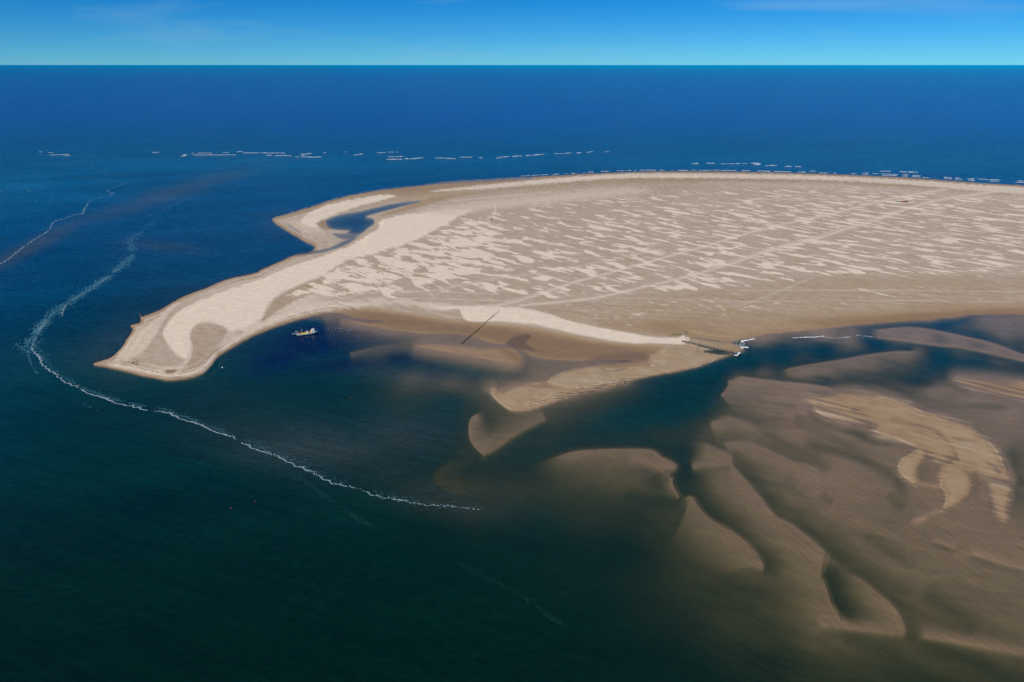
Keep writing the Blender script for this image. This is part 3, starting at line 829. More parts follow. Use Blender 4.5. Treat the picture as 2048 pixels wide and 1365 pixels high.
def froth_mat(name, colr, cover, scale):
    t = NT(name)
    nz = t.noise(t.pos((scale, scale, scale)), 1.0, 4, .7)
    b = t.n('BsdfDiffuse'); t.set(b.inputs['Color'], colr)
    tp = t.n('BsdfTransparent')
    m_ = t.n('MixShader')
    t.set(m_.inputs[0], t.rng(nz, .62 - cover * .5, .78 - cover * .5))
    t.t.links.new(tp.outputs[0], m_.inputs[1]); t.t.links.new(b.outputs[0], m_.inputs[2])
    t.t.links.new(m_.outputs[0], t.out.inputs['Surface'])
    return t.m
M['froth'] = froth_mat('froth', (.46, .58, .65), .50, .6)
M['froth_white'] = froth_mat('froth_white', (.78, .82, .84), .62, 1.1)
M['faint_froth'] = froth_mat('faint_froth', (.025, .085, .085), .36, .8)
M['thin_froth'] = froth_mat('thin_froth', (.10, .30, .40), .42, .8)
class MB:
    def __init__(self): self.v, self.f = [], []
    def add(self, v, f):
        n = len(self.v)
        self.v += [tuple(p) for p in v]
        self.f += [tuple(i + n for i in q) for q in f]
        return self
    def box(self, c, s, rz=0.0, taper=1.0):
        hx, hy, hz = s[0] / 2, s[1] / 2, s[2] / 2
        co, si = math.cos(rz), math.sin(rz)
        vs = []
        for z, k in ((-hz, 1.0), (hz, taper)):
            for x, y in ((-hx, -hy), (hx, -hy), (hx, hy), (-hx, hy)):
                x, y = x * k, y * k
                vs.append((c[0] + x * co - y * si, c[1] + x * si + y * co, c[2] + z))
        return self.add(vs, [(3, 2, 1, 0), (4, 5, 6, 7), (0, 1, 5, 4), (1, 2, 6, 5), (2, 3, 7, 6), (3, 0, 4, 7)])
    def tube(self, a, b, r0, r1=None, n=8):
        r1 = r0 if r1 is None else r1
        a, b = Vector(a), Vector(b)
        q = (b - a).to_track_quat('Z', 'Y')
        vs = []
        for p, r in ((a, r0), (b, r1)):
            for i in range(n):
                t = 6.28318 * i / n
                vs.append(p + q @ Vector((r * math.cos(t), r * math.sin(t), 0)))
        fs = [(i, (i + 1) % n, n + (i + 1) % n, n + i) for i in range(n)]
        fs += [tuple(range(n - 1, -1, -1)), tuple(range(n, 2 * n))]
        return self.add(vs, fs)
    def lathe(self, prof, c=(0, 0, 0), n=12):
        vs = [(c[0] + r * math.cos(6.28318 * i / n), c[1] + r * math.sin(6.28318 * i / n), c[2] + z) for r, z in prof for i in range(n)]
        fs = [(k * n + i, k * n + (i + 1) % n, (k + 1) * n + (i + 1) % n, (k + 1) * n + i) for k in range(len(prof) - 1) for i in range(n)]
        fs += [tuple(range(n - 1, -1, -1)), tuple(range((len(prof) - 1) * n, len(prof) * n))]
        return self.add(vs, fs)
    def loft(self, rings, cap=True):
        n = len(rings[0])
        vs = [p for r_ in rings for p in r_]
        fs = [(k * n + i, k * n + (i + 1) % n, (k + 1) * n + (i + 1) % n, (k + 1) * n + i) for k in range(len(rings) - 1) for i in range(n)]
        if cap: fs += [tuple(range(n - 1, -1, -1)), tuple(range((len(rings) - 1) * n, len(rings) * n))]
        return self.add(vs, fs)
    def build(self, name, mat, parent=None, smooth=False):
        me = bpy.data.meshes.new(name)
        me.from_pydata(self.v, [], self.f)
        b = bmesh.new(); b.from_mesh(me)
        bmesh.ops.recalc_face_normals(b, faces=b.faces)
        b.to_mesh(me); b.free()
        me.materials.append(M[mat])
        if smooth:
            for p in me.polygons: p.use_smooth = True
        o = bpy.data.objects.new(name, me)
        C.objects.link(o)
        o.parent = parent
        return o

def empty(name, loc, rz=0.0):
    o = bpy.data.objects.new(name, None)
    C.objects.link(o)
    o.location = loc
    o.rotation_euler = (0, 0, rz)
    return o

def ground_z(u, v):
    j = int(np.clip(np.searchsorted(VS, v), 0, NV - 1)); i = int(np.clip(np.searchsorted(US, u), 0, NU - 1))
    return float(H[j, i])

# ------------------------------------------------------------------ foam and surf
rg = random.Random(11)
def flake(mb, x, y, lx, ly, rot, h=.12, n=7, z=.02):
    co, si = math.cos(rot), math.sin(rot)
    vs = [(x, y, z + h)]
    for i in range(n):
        t = 6.28318 * (i + rg.uniform(-.3, .3)) / n
        k = rg.uniform(.55, 1.2)
        a, b = lx * k * math.cos(t), ly * k * math.sin(t)
        vs.append((x + a * co - b * si, y + a * si + b * co, z))
    n0 = len(mb.v)
    mb.v += vs
    mb.f += [(n0, n0 + 1 + i, n0 + 1 + (i + 1) % n) for i in range(n)]

def foam_line(name, label, pts, per, size, spread, dens=None, h=.12, clump=.0, mat='foam', stretch=1.6, zf=None):
    """a drifting line of froth: many small rafts of bubbles along a curve"""
    mb = MB()
    p = spline(pts, False, 10)
    px = np.array([gp(*q)[:2] for q in p])
    for k in range(len(px) - 1):
        a, b = px[k], px[k + 1]
        L = float(np.hypot(*(b - a)))
        rot = math.atan2(b[1] - a[1], b[0] - a[0])
        t0 = k / (len(px) - 1)
        dd = 1.0 if dens is None else float(np.interp(t0, [d_[0] for d_ in dens], [d_[1] for d_ in dens]))
        cnt = L * per * dd
        cnt = int(cnt) + (rg.random() < cnt % 1)
        for _ in range(cnt):
            t = rg.random()
            cx, cy = a + (b - a) * t
            nz_ = math.sin(cx * .11) * math.sin(cy * .073 + 1.3) + .6 * math.sin(cx * .31 + cy * .17)
            nz_ += rg.gauss(0, .45)
            if nz_ < -1 + clump * 1.4: continue
            mea = math.sin(cx * .21 + cy * .05) + .7 * math.sin(cx * .53 - cy * .31 + 1.7) + .5 * math.sin(cx * 1.3 + cy * .9)
            off = (abs(rg.gauss(0, 1)) * (1.1 + .8 * mea) + .9 * mea - .6) * spread if mat == 'froth' else rg.gauss(0, 1) * spread * (1 + .5 * nz_)
            sc = size * rg.uniform(.4, 1.25)
            x_, y_ = cx - math.sin(rot) * off, cy + math.cos(rot) * off
            flake(mb, x_, y_, sc * stretch, sc, rot + rg.uniform(-.5, .5), h * sc, z=.02 if zf is None else zf)
    return tag(mb.build(name, mat), label, 'foam', kind='stuff')

foam_line('foam_line', 'long white froth line sweeping round the spit tip into the foreground',
          [(97,640),(78,662),(66,690),(68,704),(76,716),(92,735),(120,757),(160,779),(200,795),(240,808),(290,820),(330,826),(370,840),(420,859),(470,878),(520,902),(570,920),(620,945),(665,965),(710,978),(760,993),(810,1004),(860,1010),(910,1015),(965,1018)],
          6.0, .30, .62, [(0, .15), (.1, .5), (.16, 1.1), (.5, .9), (.75, .6), (.9, .3), (1, .08)], clump=.12, mat='froth', stretch=2.2)
foam_line('foam_line', 'wispy froth fringe beside the long foreground froth line',
          [(80,700),(100,733),(140,762),(200,790),(260,807),(330,821),(420,853),(500,886),(580,918),(665,960),(760,990),(860,1008),(965,1018)],
          6.0, .30, 1.6, [(0, .6), (.3, 1), (.6, .5), (1, .25)], clump=.4, mat='thin_froth', stretch=2.0)
foam_line('foam_line', 'thin pale froth band west of the spit running up the current edge',
          [(60,706),(59,690),(72,668),(96,636),(130,610),(165,588),(200,565),(235,540),(258,518),(265,500),(262,480),(290,458),(310,440)],
          6.0, .7, 4.2, [(0, .6), (.2, 1), (.6, 1), (.8, .5), (1, .1)], clump=.1, mat='thin_froth', stretch=2.0)
foam_line('foam_line', 'brighter inner edge of the pale froth band west of the spit',
          [(76,665),(98,638),(118,636),(135,608),(170,585),(205,562),(238,538)], 1.3, .5, .8, clump=.7, mat='froth', stretch=2.0)
foam_line('foam_line', 'white froth line crossing the left edge toward the far shoals',
          [(-60,560),(0,529),(20,517),(44,497),(70,479),(96,463),(105,447),(125,438),(150,430),(165,428),(172,414),(180,402),(210,393),(228,387),(214,382),(240,371),(255,366)],
          1.7, .55, .6, [(0, .8), (.5, .9), (.75, .45), (1, .3)], clump=.15, mat='froth', stretch=2.2)
foam_line('foam_line', 'broken froth scatter above the far end of the left froth line',
          [(150,300),(175,320),(178,335),(205,345),(225,352),(190,360),(220,364),(256,367)], .3, 1.6, 14, clump=.3, mat='thin_froth')
foam_line('foam_line', 'faint dotted froth line curving from open sea toward the north spit',
          [(300,432),(380,398),(450,379),(520,364),(590,352),(660,342),(720,334)], .4, 1.1, 2.0, clump=.4, mat='thin_froth', stretch=2.0)
foam_line('foam_line', 'faint second froth thread below the main line in dark green water',
          [(568,945),(600,955),(640,985),(680,1015),(720,1040),(760,1058),(810,1085)], 7, .15, 1.0, clump=.8, mat='faint_froth', stretch=9.0)
foam_line('foam_line', 'short froth streak low in the dark green foreground water',
          [(920,1128),(980,1158),(1030,1185),(1075,1212),(1110,1240),(1160,1268)], 9, .13, .8, [(0, .4), (.6, .4), (.85, 1), (1, .8)], clump=.8, mat='faint_froth', stretch=9.0)
foam_line('foam_line', 'faint froth streaks trailing right of the main line end',
          [(940,1000),(1010,1020),(1080,1026),(1140,1040),(1200,1062)], 5, .13, 4.5, clump=.7, mat='faint_froth', stretch=9.0)
foam_line('foam_line', 'short froth thread left of the main line in teal water', [(142,790),(152,797),(160,807),(190,818),(196,822)], 1.6, .3, .5, clump=.7, mat='thin_froth', stretch=2.5)
foam_line('foam_line', 'thin froth thread outside the main line bend', [(57,700),(58,715),(66,735),(74,748)], 2.0, .35, .5, clump=.4, mat='thin_froth', stretch=2.5)
# whitecaps over the shoal at the left
mb = MB()
for _ in range(420):
    u_, v_ = rg.gauss(35, 45), rg.gauss(372, 17)
    p_ = gp(u_, v_)
    flake(mb, p_.x, p_.y, rg.uniform(1.5, 5), rg.uniform(.5, 1.3), rg.uniform(-.3, .3), .1)
tag(mb.build('whitecaps', 'thin_froth'), 'scattered small whitecaps on pale blue water at the far left', 'foam', kind='stuff')

def breakers(label, rows, n_scale=1.0):
    """breaking crests: low rounded ridges of white water"""
    mb = MB()
    for (u0, v0, u1, v1, thick) in rows:
        a, b = gp(u0, v0), gp(u1, v1)
        L = (b - a).length
        d = (b - a).normalized()
        nrm = Vector((-d.y, d.x, 0))
        x = 0.0
        while x < L:
            l = min(rg.uniform(3, 22), L - x + 3)
            if rg.random() < .78:
                for q in range(int(l * 1.1) + 1):
                    c = a + d * (x + l * rg.random()) + nrm * (rg.gauss(0, thick * .3) + thick * .6 * math.sin(x * .11 + u0))
                    flake(mb, c.x, c.y, rg.uniform(1.0, 4.0), thick * rg.uniform(.05, .24), math.atan2(d.y, d.x) + rg.uniform(-.35, .35), .3, 7)
            x += l * .85
    return tag(mb.build('breakers', 'froth_white'), label, 'surf', kind='stuff')

breakers('white breakers on the far shoal left of the north spit',
         [(362,313,374,309.5,8),(382,307,424,306.5,6),(386,310.5,470,310,5),(474,304.5,482,303.5,9),(486,306,572,306.5,7),(448,306,456,305.5,6),(530,311,582,312,6),(590,314,640,314.5,7),(602,311.5,616,308,6),(602,308,622,307.5,8),(648,306,652,305.5,6),(678,304,688,304.5,7),(712,311,722,308,9),(744,306,794,304.5,8)])
breakers('white breaker row reaching right toward the sandbank far beach',
         [(766,320,800,318.5,11),(776,314,806,313.5,7),(800,317.5,834,317.5,12),(836,317,846,316,9),(872,316,914,318,5),(920,315,960,314,8),(960,315.5,1000,316,7),(1000,315,1024,313,7),(1024,313.5,1060,311,8),(1060,311,1100,308,7),(1100,308.5,1160,305.5,7),(1150,307,1186,304,7),(1210,304,1216,303.5,4)])
breakers('white breakers off the far beach right of centre', [(1374,328,1396,327.5,8),(1414,327,1428,327,7),(1440,328.5,1500,327,4),(1502,326.5,1516,328,13),(1508,330,1520,329.5,6),(1532,331,1552,331.5,8),(1570,333,1580,333,9),(1590,333.5,1600,334,7),(1610,333.5,1622,334,9),(1760,343,1780,343,6),(1800,343.5,1812,344,9),(1816,344.5,1832,345,11)])
breakers('small whitecaps on the shoal near the left edge', [(97,306,105,306,5),(99,310.5,124,309.5,5),(124,309.5,134,309,8),(130,312,142,310.5,7),(78,304.5,82,304.5,5),(304,305.5,316,305,5)])
surf = []
su = [(1040,352.5),(1140,347.5),(1200,343.5),(1280,340.5),(1366,341),(1440,341),(1614,344.8),(1720,348.5),(1821,353.5),(1930,360),(2048,365.5),(2200,373)]
for i in range(len(su) - 1):
    (a0, b0), (a1, b1) = su[i], su[i + 1]
    for k in range(5):
        t0, t1 = (k + rg.uniform(0, .3)) / 5, (k + rg.uniform(.55, 1.0)) / 5
        for off in (0, -2.6 if a0 > 1500 else 0):
            if rg.random() < .8:
                surf.append((a0 + (a1 - a0) * t0, b0 + (b1 - b0) * t0 + off, a0 + (a1 - a0) * t1, b0 + (b1 - b0) * t1 + off, 4.5 if a0 > 1100 else 3))
breakers('white surf washing along the far beach', surf)
nsh = [(546,438),(575,428),(622,413),(684,394),(759,379),(828,372),(896,363),(964,359.3),(1040,354.5)]
foam_line('foam_line', 'thin white swash along the seaward edge of the north spit', nsh, .7, 1.0, .9, clump=.4, mat='froth', stretch=2.5)
foam_line('foam_line', 'pale swash with painted sky reflection edging the west shore of the spit', [(545,438),(557,452),(588,471),(612,485),(628,493)], .8, .4, .5, clump=.4, mat='froth')  # pale froth colour stands in for sky mirrored in the shallow edge
foam_line('foam_line', 'thin swash line with painted sky reflection on the beach west shore below the lagoon outlet', [(588,511),(556,525),(520,541),(458,559),(414,576),(359,598),(322,620),(287,634)], .9, .35, .4, clump=.4, mat='thin_froth')  # sky reflection on the swash film, put into the froth colour
foam_line('foam_line', 'white wave washing round the footbridge end upper crest', [(1483,684),(1490,681.5),(1500,680),(1508,677.5)], 7, .55, .5, h=.3)
foam_line('foam_line', 'white wave washing beside the moored flat boat', [(1463,700.5),(1470,700),(1477,697),(1484,695.5),(1490,694.5),(1496,696)], 6, .6, .7, h=.3)
foam_line('foam_line', 'light broken wash between the two waves by the footbridge', [(1478,695),(1484,690),(1488,685)], 3, .4, 2.2, clump=.5)
foam_line('foam_line', 'long white wave crest in the creek mouth', [(1586,676.5),(1610,675),(1630,674.5),(1649,673)], 2.6, .6, .5, h=.3)
foam_line('foam_line', 'thin white wave line further along the creek', [(1650,675),(1675,677),(1700,674),(1715,671),(1745,675)], 1.3, .5, .7, clump=.5)
foam_line('foam_line', 'white wavelets on the sand edge below the footbridge', [(1372,739.5),(1390,735),(1410,730),(1424,723.5),(1436,718.5)], 1.6, .32, .3, clump=.4, zf=.05)
foam_line('foam_line', 'two small pale shell streaks on the sand below the footbridge', [(1424,722),(1428,719),(1431,715.5)], 3, .3, .3, zf=.12)
# flecks drifting in the lagoon
mb = MB()
for _ in range(300):
    u_, v_ = rg.gauss(705, 34), rg.gauss(674, 11)
    if ground_z(u_, v_) > -.3: continue
    p_ = gp(u_, v_)
    flake(mb, p_.x, p_.y, rg.uniform(.12, .4), rg.uniform(.1, .25), rg.uniform(0, 3), .1, 5)
tag(mb.build('foam_flecks', 'froth'), 'white froth flecks drifting on the dark lagoon right of the ship', 'foam', kind='stuff')
foam_line('foam_line', 'froth swirl on the dark lagoon right of the ship', [(656,662),(668,656),(690,662),(712,658),(718,653),(700,650)], .5, .35, 1.6, clump=.5)
foam_line('foam_line', 'curved froth thread near the lagoon beach behind the ship', [(582,652),(600,645),(640,639),(680,640)], .5, .4, 1.2, clump=.6)
# wrack on the sand
def wrack(label, pts, per, size, spread, mat='seaweed', clump=.3):
    p = spline(pts, False, 6)
    mb = MB()
    for k in range(len(p) - 1):
        a, b = gp(*p[k]), gp(*p[k + 1])
        L = (b - a).length
        for _ in range(int(L * per + rg.random())):
            c = a + (b - a) * rg.random()
            if math.sin(c.x * .7) + math.sin(c.y * .33 + c.x * .2) < -2 + 2.6 * clump: continue
            z = ground_z(*(p[k])) 
            flake(mb, c.x + rg.gauss(0, spread), c.y + rg.gauss(0, spread * 1.5), size * rg.uniform(.5, 1.5), size * rg.uniform(.4, 1), rg.uniform(0, 3), .5, 6, z=z + .06)
    return tag(mb.build('seaweed_wrack', mat), label, 'seaweed', kind='stuff')
wrack('dark dotted seaweed line along the wet sand left of the post row', [(780,616),(800,618),(817,623),(844,629),(870,634),(897,641),(915,640),(936,647),(966,648)], 1.1, .35, .5)
wrack('green seaweed tangle on the grey sand of the spit tip', [(258,724),(268,728),(272,724),(274,732)], 2.0, .45, 1.6, 'green_weed')
wrack('thin seaweed trail winding along the spit tip', [(274,733),(285,740),(310,745),(330,748)], .8, .3, .5, 'green_weed')
wrack('dark dotted seaweed along the lagoon side of the spit tip', [(344,758),(375,755),(400,745),(412,733)], .7, .4, .8)
wrack('dark seaweed at the western point of the spit', [(190,729),(215,728),(232,714),(238,710)], .6, .35, .8)
wrack('green plants at the end of the pale sand strip', [(1336,676),(1346,673.5),(1358,673),(1364,673)], 5, .45, 1.0, 'green_weed')
wrack('green weed patches on the edge of the lower sand bar', [(1236,762),(1260,756),(1290,753),(1315,750)], .9, .5, 1.0, 'green_weed', .9)
wrack('dark weed line on the wet sand right of the pale strip', [(1364,674),(1390,677),(1420,680),(1440,682)], 2.2, .4, .5)
wrack('seaweed dots on the pale sand below the swale', [(420,656),(440,664),(455,676)], .5, .35, 2.0, 'seaweed', .4)
mb = MB()
for _ in range(60):
    u_, v_ = rg.uniform(1280, 1420), rg.gauss(378, 1.2)
    p_ = gp(u_, v_)
    flake(mb, p_.x, p_.y, rg.uniform(.8, 2), rg.uniform(.6, 1.2), 0, .5, 6, z=ground_z(u_, v_) + .05)
tag(mb.build('seaweed_wrack', 'seaweed'), 'dark specks strewn on pale sand near the far beach', 'seaweed', kind='stuff')

# ------------------------------------------------------------------ work ship in the lagoon
def hull_ring(x, w, z, keel, n=5):
    return [(x, -w, z), (x, -w * .96, z * .5), (x, -w * .72, keel), (x, w * .72, keel), (x, w * .96, z * .5), (x, w, z)]
def make_ship():
    t = empty('work_ship', gp(614.6, 669.2), R(24))
    tag(t, 'turquoise work ship with orange and yellow deck gear anchored in the lagoon', 'ship')
    stn = [(-11.2, 2.3, 1.15), (-10.4, 2.7, 1.1), (-6, 2.95, 1.05), (0, 3.0, 1.1), (5, 2.9, 1.35), (8, 2.3, 1.75), (10, 1.3, 2.15), (11.2, .18, 2.5)]
    MB().loft([hull_ring(x, w, z, .42) for x, w, z in stn]).build('hull', 'turquoise_paint', t)
    MB().loft([[(x, -w * .98, .44), (x, -w * .9, 0), (x, -w * .5, -.9), (x, w * .5, -.9), (x, w * .9, 0), (x, w * .98, .44)] for x, w, z in stn]).build('underbody', 'black_hull', t)
    dk = MB()
    dk.add([(x, s_ * (w - .22), z + .03) for x, w, z in stn[:-1] for s_ in (-1, 1)], [(2 * i, 2 * i + 2, 2 * i + 3, 2 * i + 1) for i in range(len(stn) - 2)])
    dk.build('deck', 'pale_deck', t)
    for sgn in (-1, 1):
        r_ = MB()
        for (x0, w0, z0), (x1, w1, z1) in zip(stn[:-1], stn[1:]):
            r_.tube((x0, sgn * (w0 - .06), z0 + .32), (x1, sgn * (w1 - .06), z1 + .32), .09, n=6)
            r_.tube((x0, sgn * (w0 - .06), z0), (x0, sgn * (w0 - .06), z0 + .32), .06, n=5)
        r_.build('bulwark_rail', 'turquoise_paint', t)
    wh = MB().box((6.0, 0, 2.45), (3.6, 3.6, 2.3)).box((6.3, 0, 4.2), (2.6, 2.9, 1.3), taper=.92).build('wheelhouse', 'white_paint', t)
    MB().box((6.3, 0, 4.95), (3.3, 3.4, .18)).build('roof', 'white_paint', wh)
    for sgn in (-1, 1):
        for k in range(3):
            MB().box((5.5 + k * .8, sgn * 1.42, 4.3), (.55, .06, .55)).build('window', 'window_glass', wh)
        MB().box((5.4, sgn * 1.82, 2.4), (.7, .06, 1.5)).build('door', 'orange_gear', wh)
    for k in range(3):
        MB().box((7.6, -1 + k, 4.3), (.06, .7, .55)).build('window', 'window_glass', wh)
    MB().tube((6.2, 0, 5.0), (6.2, 0, 7.0), .09, .05).box((6.2, 0, 6.3), (.12, 1.6, .1)).build('radar_mast', 'white_paint', t)
    MB().box((8.9, 0, 2.25), (1.6, 1.6, .5), taper=.8).build('fore_hatch', 'yellow_gear', t)
    MB().tube((9.9, 0, 2.3), (9.9, 0, 3.1), .28).box((9.9, 0, 2.9), (.5, 1.1, .4)).build('anchor_winch', 'white_paint', t)
    m_ = MB().tube((-5.6, 0, 1.1), (-5.6, 0, 5.4), .26, .2).build('mast', 'orange_gear', t)
    MB().tube((-5.6, 0, 5.4), (-5.6, 0, 7.2), .2, .1).build('mast_top', 'white_paint', m_)
    MB().tube((-5.5, 0, 2.0), (-1.2, .3, 3.4), .12, .08).build('boom', 'yellow_gear', t)
    MB().tube((-5.6, 0, 6.6), (-10.6, 0, 1.4), .03, n=5).tube((-5.6, 0, 6.6), (4.6, 0, 3.8), .03, n=5).build('stay', 'grey_metal', t)
    MB().box((-3.2, 0, 1.55), (4.4, 3.2, .8), taper=.94).build('hatch_cover', 'yellow_gear', t)
    MB().box((2.9, -.2, 1.85), (2.2, 3.4, 1.3), taper=.92).build('engine_casing', 'orange_gear', t)
    MB().lathe([(.75, 0), (.95, .5), (.95, 1.6), (.6, 2.1)], (.2, -.6, 1.15), 14).build('tank', 'white_paint', t, True)
    MB().box((1.4, .9, 1.6), (.9, 1.2, .8)).build('locker', 'turquoise_paint', t)
    MB().box((-8.6, 0, 1.45), (2.6, 3.6, .55), taper=.9).tube((-8.2, -1.6, 1.9), (-8.2, 1.6, 1.9), .45).build('net_winch', 'orange_gear', t)
    MB().box((-6.9, -.8, 1.75), (.8, .9, 1.1)).build('control_box', 'white_paint', t)
    gw = MB()
    for sgn in (-1, 1):
        gw.tube((-8.4, sgn * .8, 2.1), (-16.0, sgn * .7, 2.6), .14, .1, 6).tube((-8.4, sgn * .8, 2.7), (-15.4, sgn * .7, 3.2), .07, n=5)
    for k in range(12):
        x_ = -8.8 - k * .62
        gw.tube((x_, -.8, 2.15 + k * .04), (x_, .8, 2.15 + k * .04), .12, n=5)
    gw.build('stern_ladder', 'grey_metal', t)
    MB().tube((-9.6, 0, 1.2), (-9.6, 0, 3.2), .12).box((-9.6, 0, 3.2), (.9, 1.4, .2)).build('stern_frame', 'grey_metal', t)
    return t
make_ship()

def make_dinghy():
    t = empty('dinghy', gp(592.6, 663.6), R(6))
    tag(t, 'tiny pale dinghy floating behind the turquoise work ship', 'dinghy')
    st = [(-1.2, .55), (-.4, .62), (.5, .55), (1.3, .08)]
    MB().loft([[(x, -w, .38), (x, -w * .8, 0), (x, 0, -.12), (x, w * .8, 0), (x, w, .38), (x, w * .82, .36), (x, 0, .05), (x, -w * .82, .36)] for x, w in st]).build('hull', 'pale_rubber', t)
    MB().box((-.1, 0, .28), (.25, 1.0, .06)).build('thwart', 'deck_wood', t)
make_dinghy()

# ------------------------------------------------------------------ flat boat at the footbridge
def make_ferry():
    t = empty('flat_ferry_boat', gp(1474.6, 711.0), R(58))
    tag(t, 'flat grey and white open boat with black hull moored at the footbridge end', 'boat')
    st = [(-5.7, 1.75, .55), (-5.0, 1.95, .35), (0, 2.0, .3), (4.4, 1.95, .35), (5.8, 1.6, .7)]
    MB().loft([[(x, -w, 1.15), (x, -w * .96, .2), (x, -w * .8, zb - .9), (x, w * .8, zb - .9), (x, w * .96, .2), (x, w, 1.15)] for x, w, zb in st]).build('hull', 'black_hull', t)
    MB().add([(x, s_ * (w - .2), 1.19) for x, w, z in st for s_ in (-1, 1)], [(2 * i, 2 * i + 2, 2 * i + 3, 2 * i + 1) for i in range(4)]).build('deck', 'pale_deck', t)
    for sgn in (-1, 1):
        g_ = MB()
        for (x0, w0, _), (x1, w1, _) in zip(st[:-1], st[1:]):
            g_.box(((x0 + x1) / 2, sgn * ((w0 + w1) / 2 - .1), 1.34), ((x1 - x0) * 1.02, .22, .36), math.atan2(sgn * (w1 - w0), x1 - x0))
        g_.build('gunwale', 'white_paint', t)
    MB().box((5.2, 0, 1.36), (.9, 2.9, .3)).build('bow_platform', 'white_paint', t)
    MB().box((-5.3, 0, 1.4), (.8, 3.1, .4)).build('stern_platform', 'white_paint', t)
    MB().box((-3.7, .5, 1.85), (1.0, 1.1, 1.3), taper=.85).build('steering_console', 'blue_tarp', t)
    for k in range(3):
        MB().box((-2.0 + k * 1.9, -1.2, 1.42), (1.4, .5, .42)).build('bench', 'pale_deck', t)
    MB().box((2.0, 1.3, 1.55), (4.2, .9, .7), taper=.9).build('tarpaulin', 'blue_tarp', t)
make_ferry()

# ------------------------------------------------------------------ footbridge
def make_bridge():
    a, b = gp(1363.5, 686.8), gp(1468, 708.8)
    d = b - a
    L = d.length
    rz = math.atan2(d.y, d.x)
    t = empty('footbridge', a, rz)
    tag(t, 'long narrow timber footbridge with rails from pale sand to the flat boat', 'footbridge')
    z = 2.1
    MB().box((L / 2, 0, z), (L, 2.0, .14)).build('deck', 'weathered_plank', t)
    for sgn in (-1, 1):
        MB().box((L / 2, sgn * .8, z - .22), (L - .3, .2, .28)).build('beam', 'old_timber', t)
        MB().box((L / 2, sgn * 1.08, z + 1.1), (L, .2, .2)).build('handrail', 'old_timber', t)
    pile = MB().tube((0, 0, -4.2), (0, 0, 3.2), .2, .16, 7).build('pile', 'old_timber', t)
    n = 17
    first = True
    for i in range(n):
        for sgn in (-1, 1):
            o = pile if first else pile.copy()
            if not first:
                C.objects.link(o); o.parent = t
            first = False
            o.location = (1.0 + (L - 2.0) * i / (n - 1), sgn * 1.08, 0)
    return t
make_bridge()

# ------------------------------------------------------------------ row of posts with brushwood across the flat
def make_posts():
    a, b = gp(998.5, 625.5), gp(922.5, 688.5)
    d = b - a
    L = d.length
    t = empty('post_row', a, math.atan2(d.y, d.x))
    tag(t, 'dark row of wooden posts and brushwood running down the wet sand', 'groyne')
    post = MB().tube((0, 0, -1.0), (0, 0, 2.1), .15, .11, 7).build('post', 'old_timber', t)
    n = 44
    zs = []
    for i in range(n):
        k = i / (n - 1)
        u_, v_ = 998.5 + (922.5 - 998.5) * k, 625.5 + 63 * k
        o = post if i == 0 else post.copy()
        if i:
            C.objects.link(o); o.parent = t
        z = max(ground_z(u_, v_), -.3)
        zs.append(z)
        o.location = (L * k, rg.uniform(-.3, .3), z - .5 * k + rg.uniform(-.25, .2))
        o.rotation_euler = (rg.uniform(-.06, .06), rg.uniform(-.06, .06), rg.uniform(0, 3))
    br = MB()
    for i in range(460):
        k = rg.random() ** .6
        z = float(np.interp(k, np.linspace(0, 1, n), zs))
        w_ = .1 + .35 * k
        x_, y_ = L * k, rg.gauss(0, w_ * .6)
        an = rg.gauss(0, .35)
        br.tube((x_ - 1.1 * math.cos(an), y_ - .9 * math.sin(an), z + rg.uniform(0, .35 + .5 * k)), (x_ + 1.1 * math.cos(an), y_ + .9 * math.sin(an), z + rg.uniform(0, .35 + .5 * k)), .07, n=3)
    tag(br.build('brushwood', 'brush', t), kind='stuff')
make_posts()

# ------------------------------------------------------------------ far things on the plain
def make_shed():
    t = empty('shed', gp(1795.5, 405.2, ground_z(1795, 405)), R(8))
    tag(t, 'small white shed on a dark base at the left of the rusty row', 'shed')
    MB().box((0, 0, .6), (6.5, 4, 1.2)).build('base', 'dark_metal', t)
    MB().box((.5, 0, 2.2), (4, 3.4, 2.0)).build('wall', 'white_paint', t)
    MB().add([(-1.8, -2, 3.2), (2.8, -2, 3.2), (2.8, 2, 3.2), (-1.8, 2, 3.2), (-1.8, 0, 3.9), (2.8, 0, 3.9)], [(0, 1, 5, 4), (2, 3, 4, 5), (0, 4, 3), (1, 2, 5), (0, 3, 2, 1)]).build('roof', 'white_paint', t)
    MB().box((.5, -1.73, 2.0), (.9, .06, 1.5)).build('door', 'dark_metal', t)
def make_wreck():
    t = empty('rusty_wreck', gp(1807.5, 406.3, ground_z(1807, 406)), R(-3))
    tag(t, 'long low rust red wreck lying between white shed and dark post', 'wreck')
    st = [(-9, 1.0, 1.0), (-5, 1.8, 1.9), (0, 2.2, 2.3), (5, 2.0, 2.0), (9, 1.2, 1.6)]
    MB().loft([[(x, -w, h), (x, -w * .8, -.3), (x, w * .8, -.3), (x, w, h * .9), (x, w * .6, h * .55), (x, -w * .6, h * .6)] for x, w, h in st]).build('hull', 'rust', t)
    for k in range(6):
        MB().tube((-6 + k * 2.4, -1.6, 1.2), (-6 + k * 2.4, -1.4, 2.4 + .5 * math.sin(k * 2)), .16).build('rib', 'rust', t)
    MB().box((3.5, .4, 2.5), (3.2, 2.0, 1.0), .1, .8).build('deck_house', 'dark_metal', t)
    MB().box((6.6, .2, 2.3), (1.6, 1.6, .8), .1, .8).build('boiler', 'dark_metal', t)
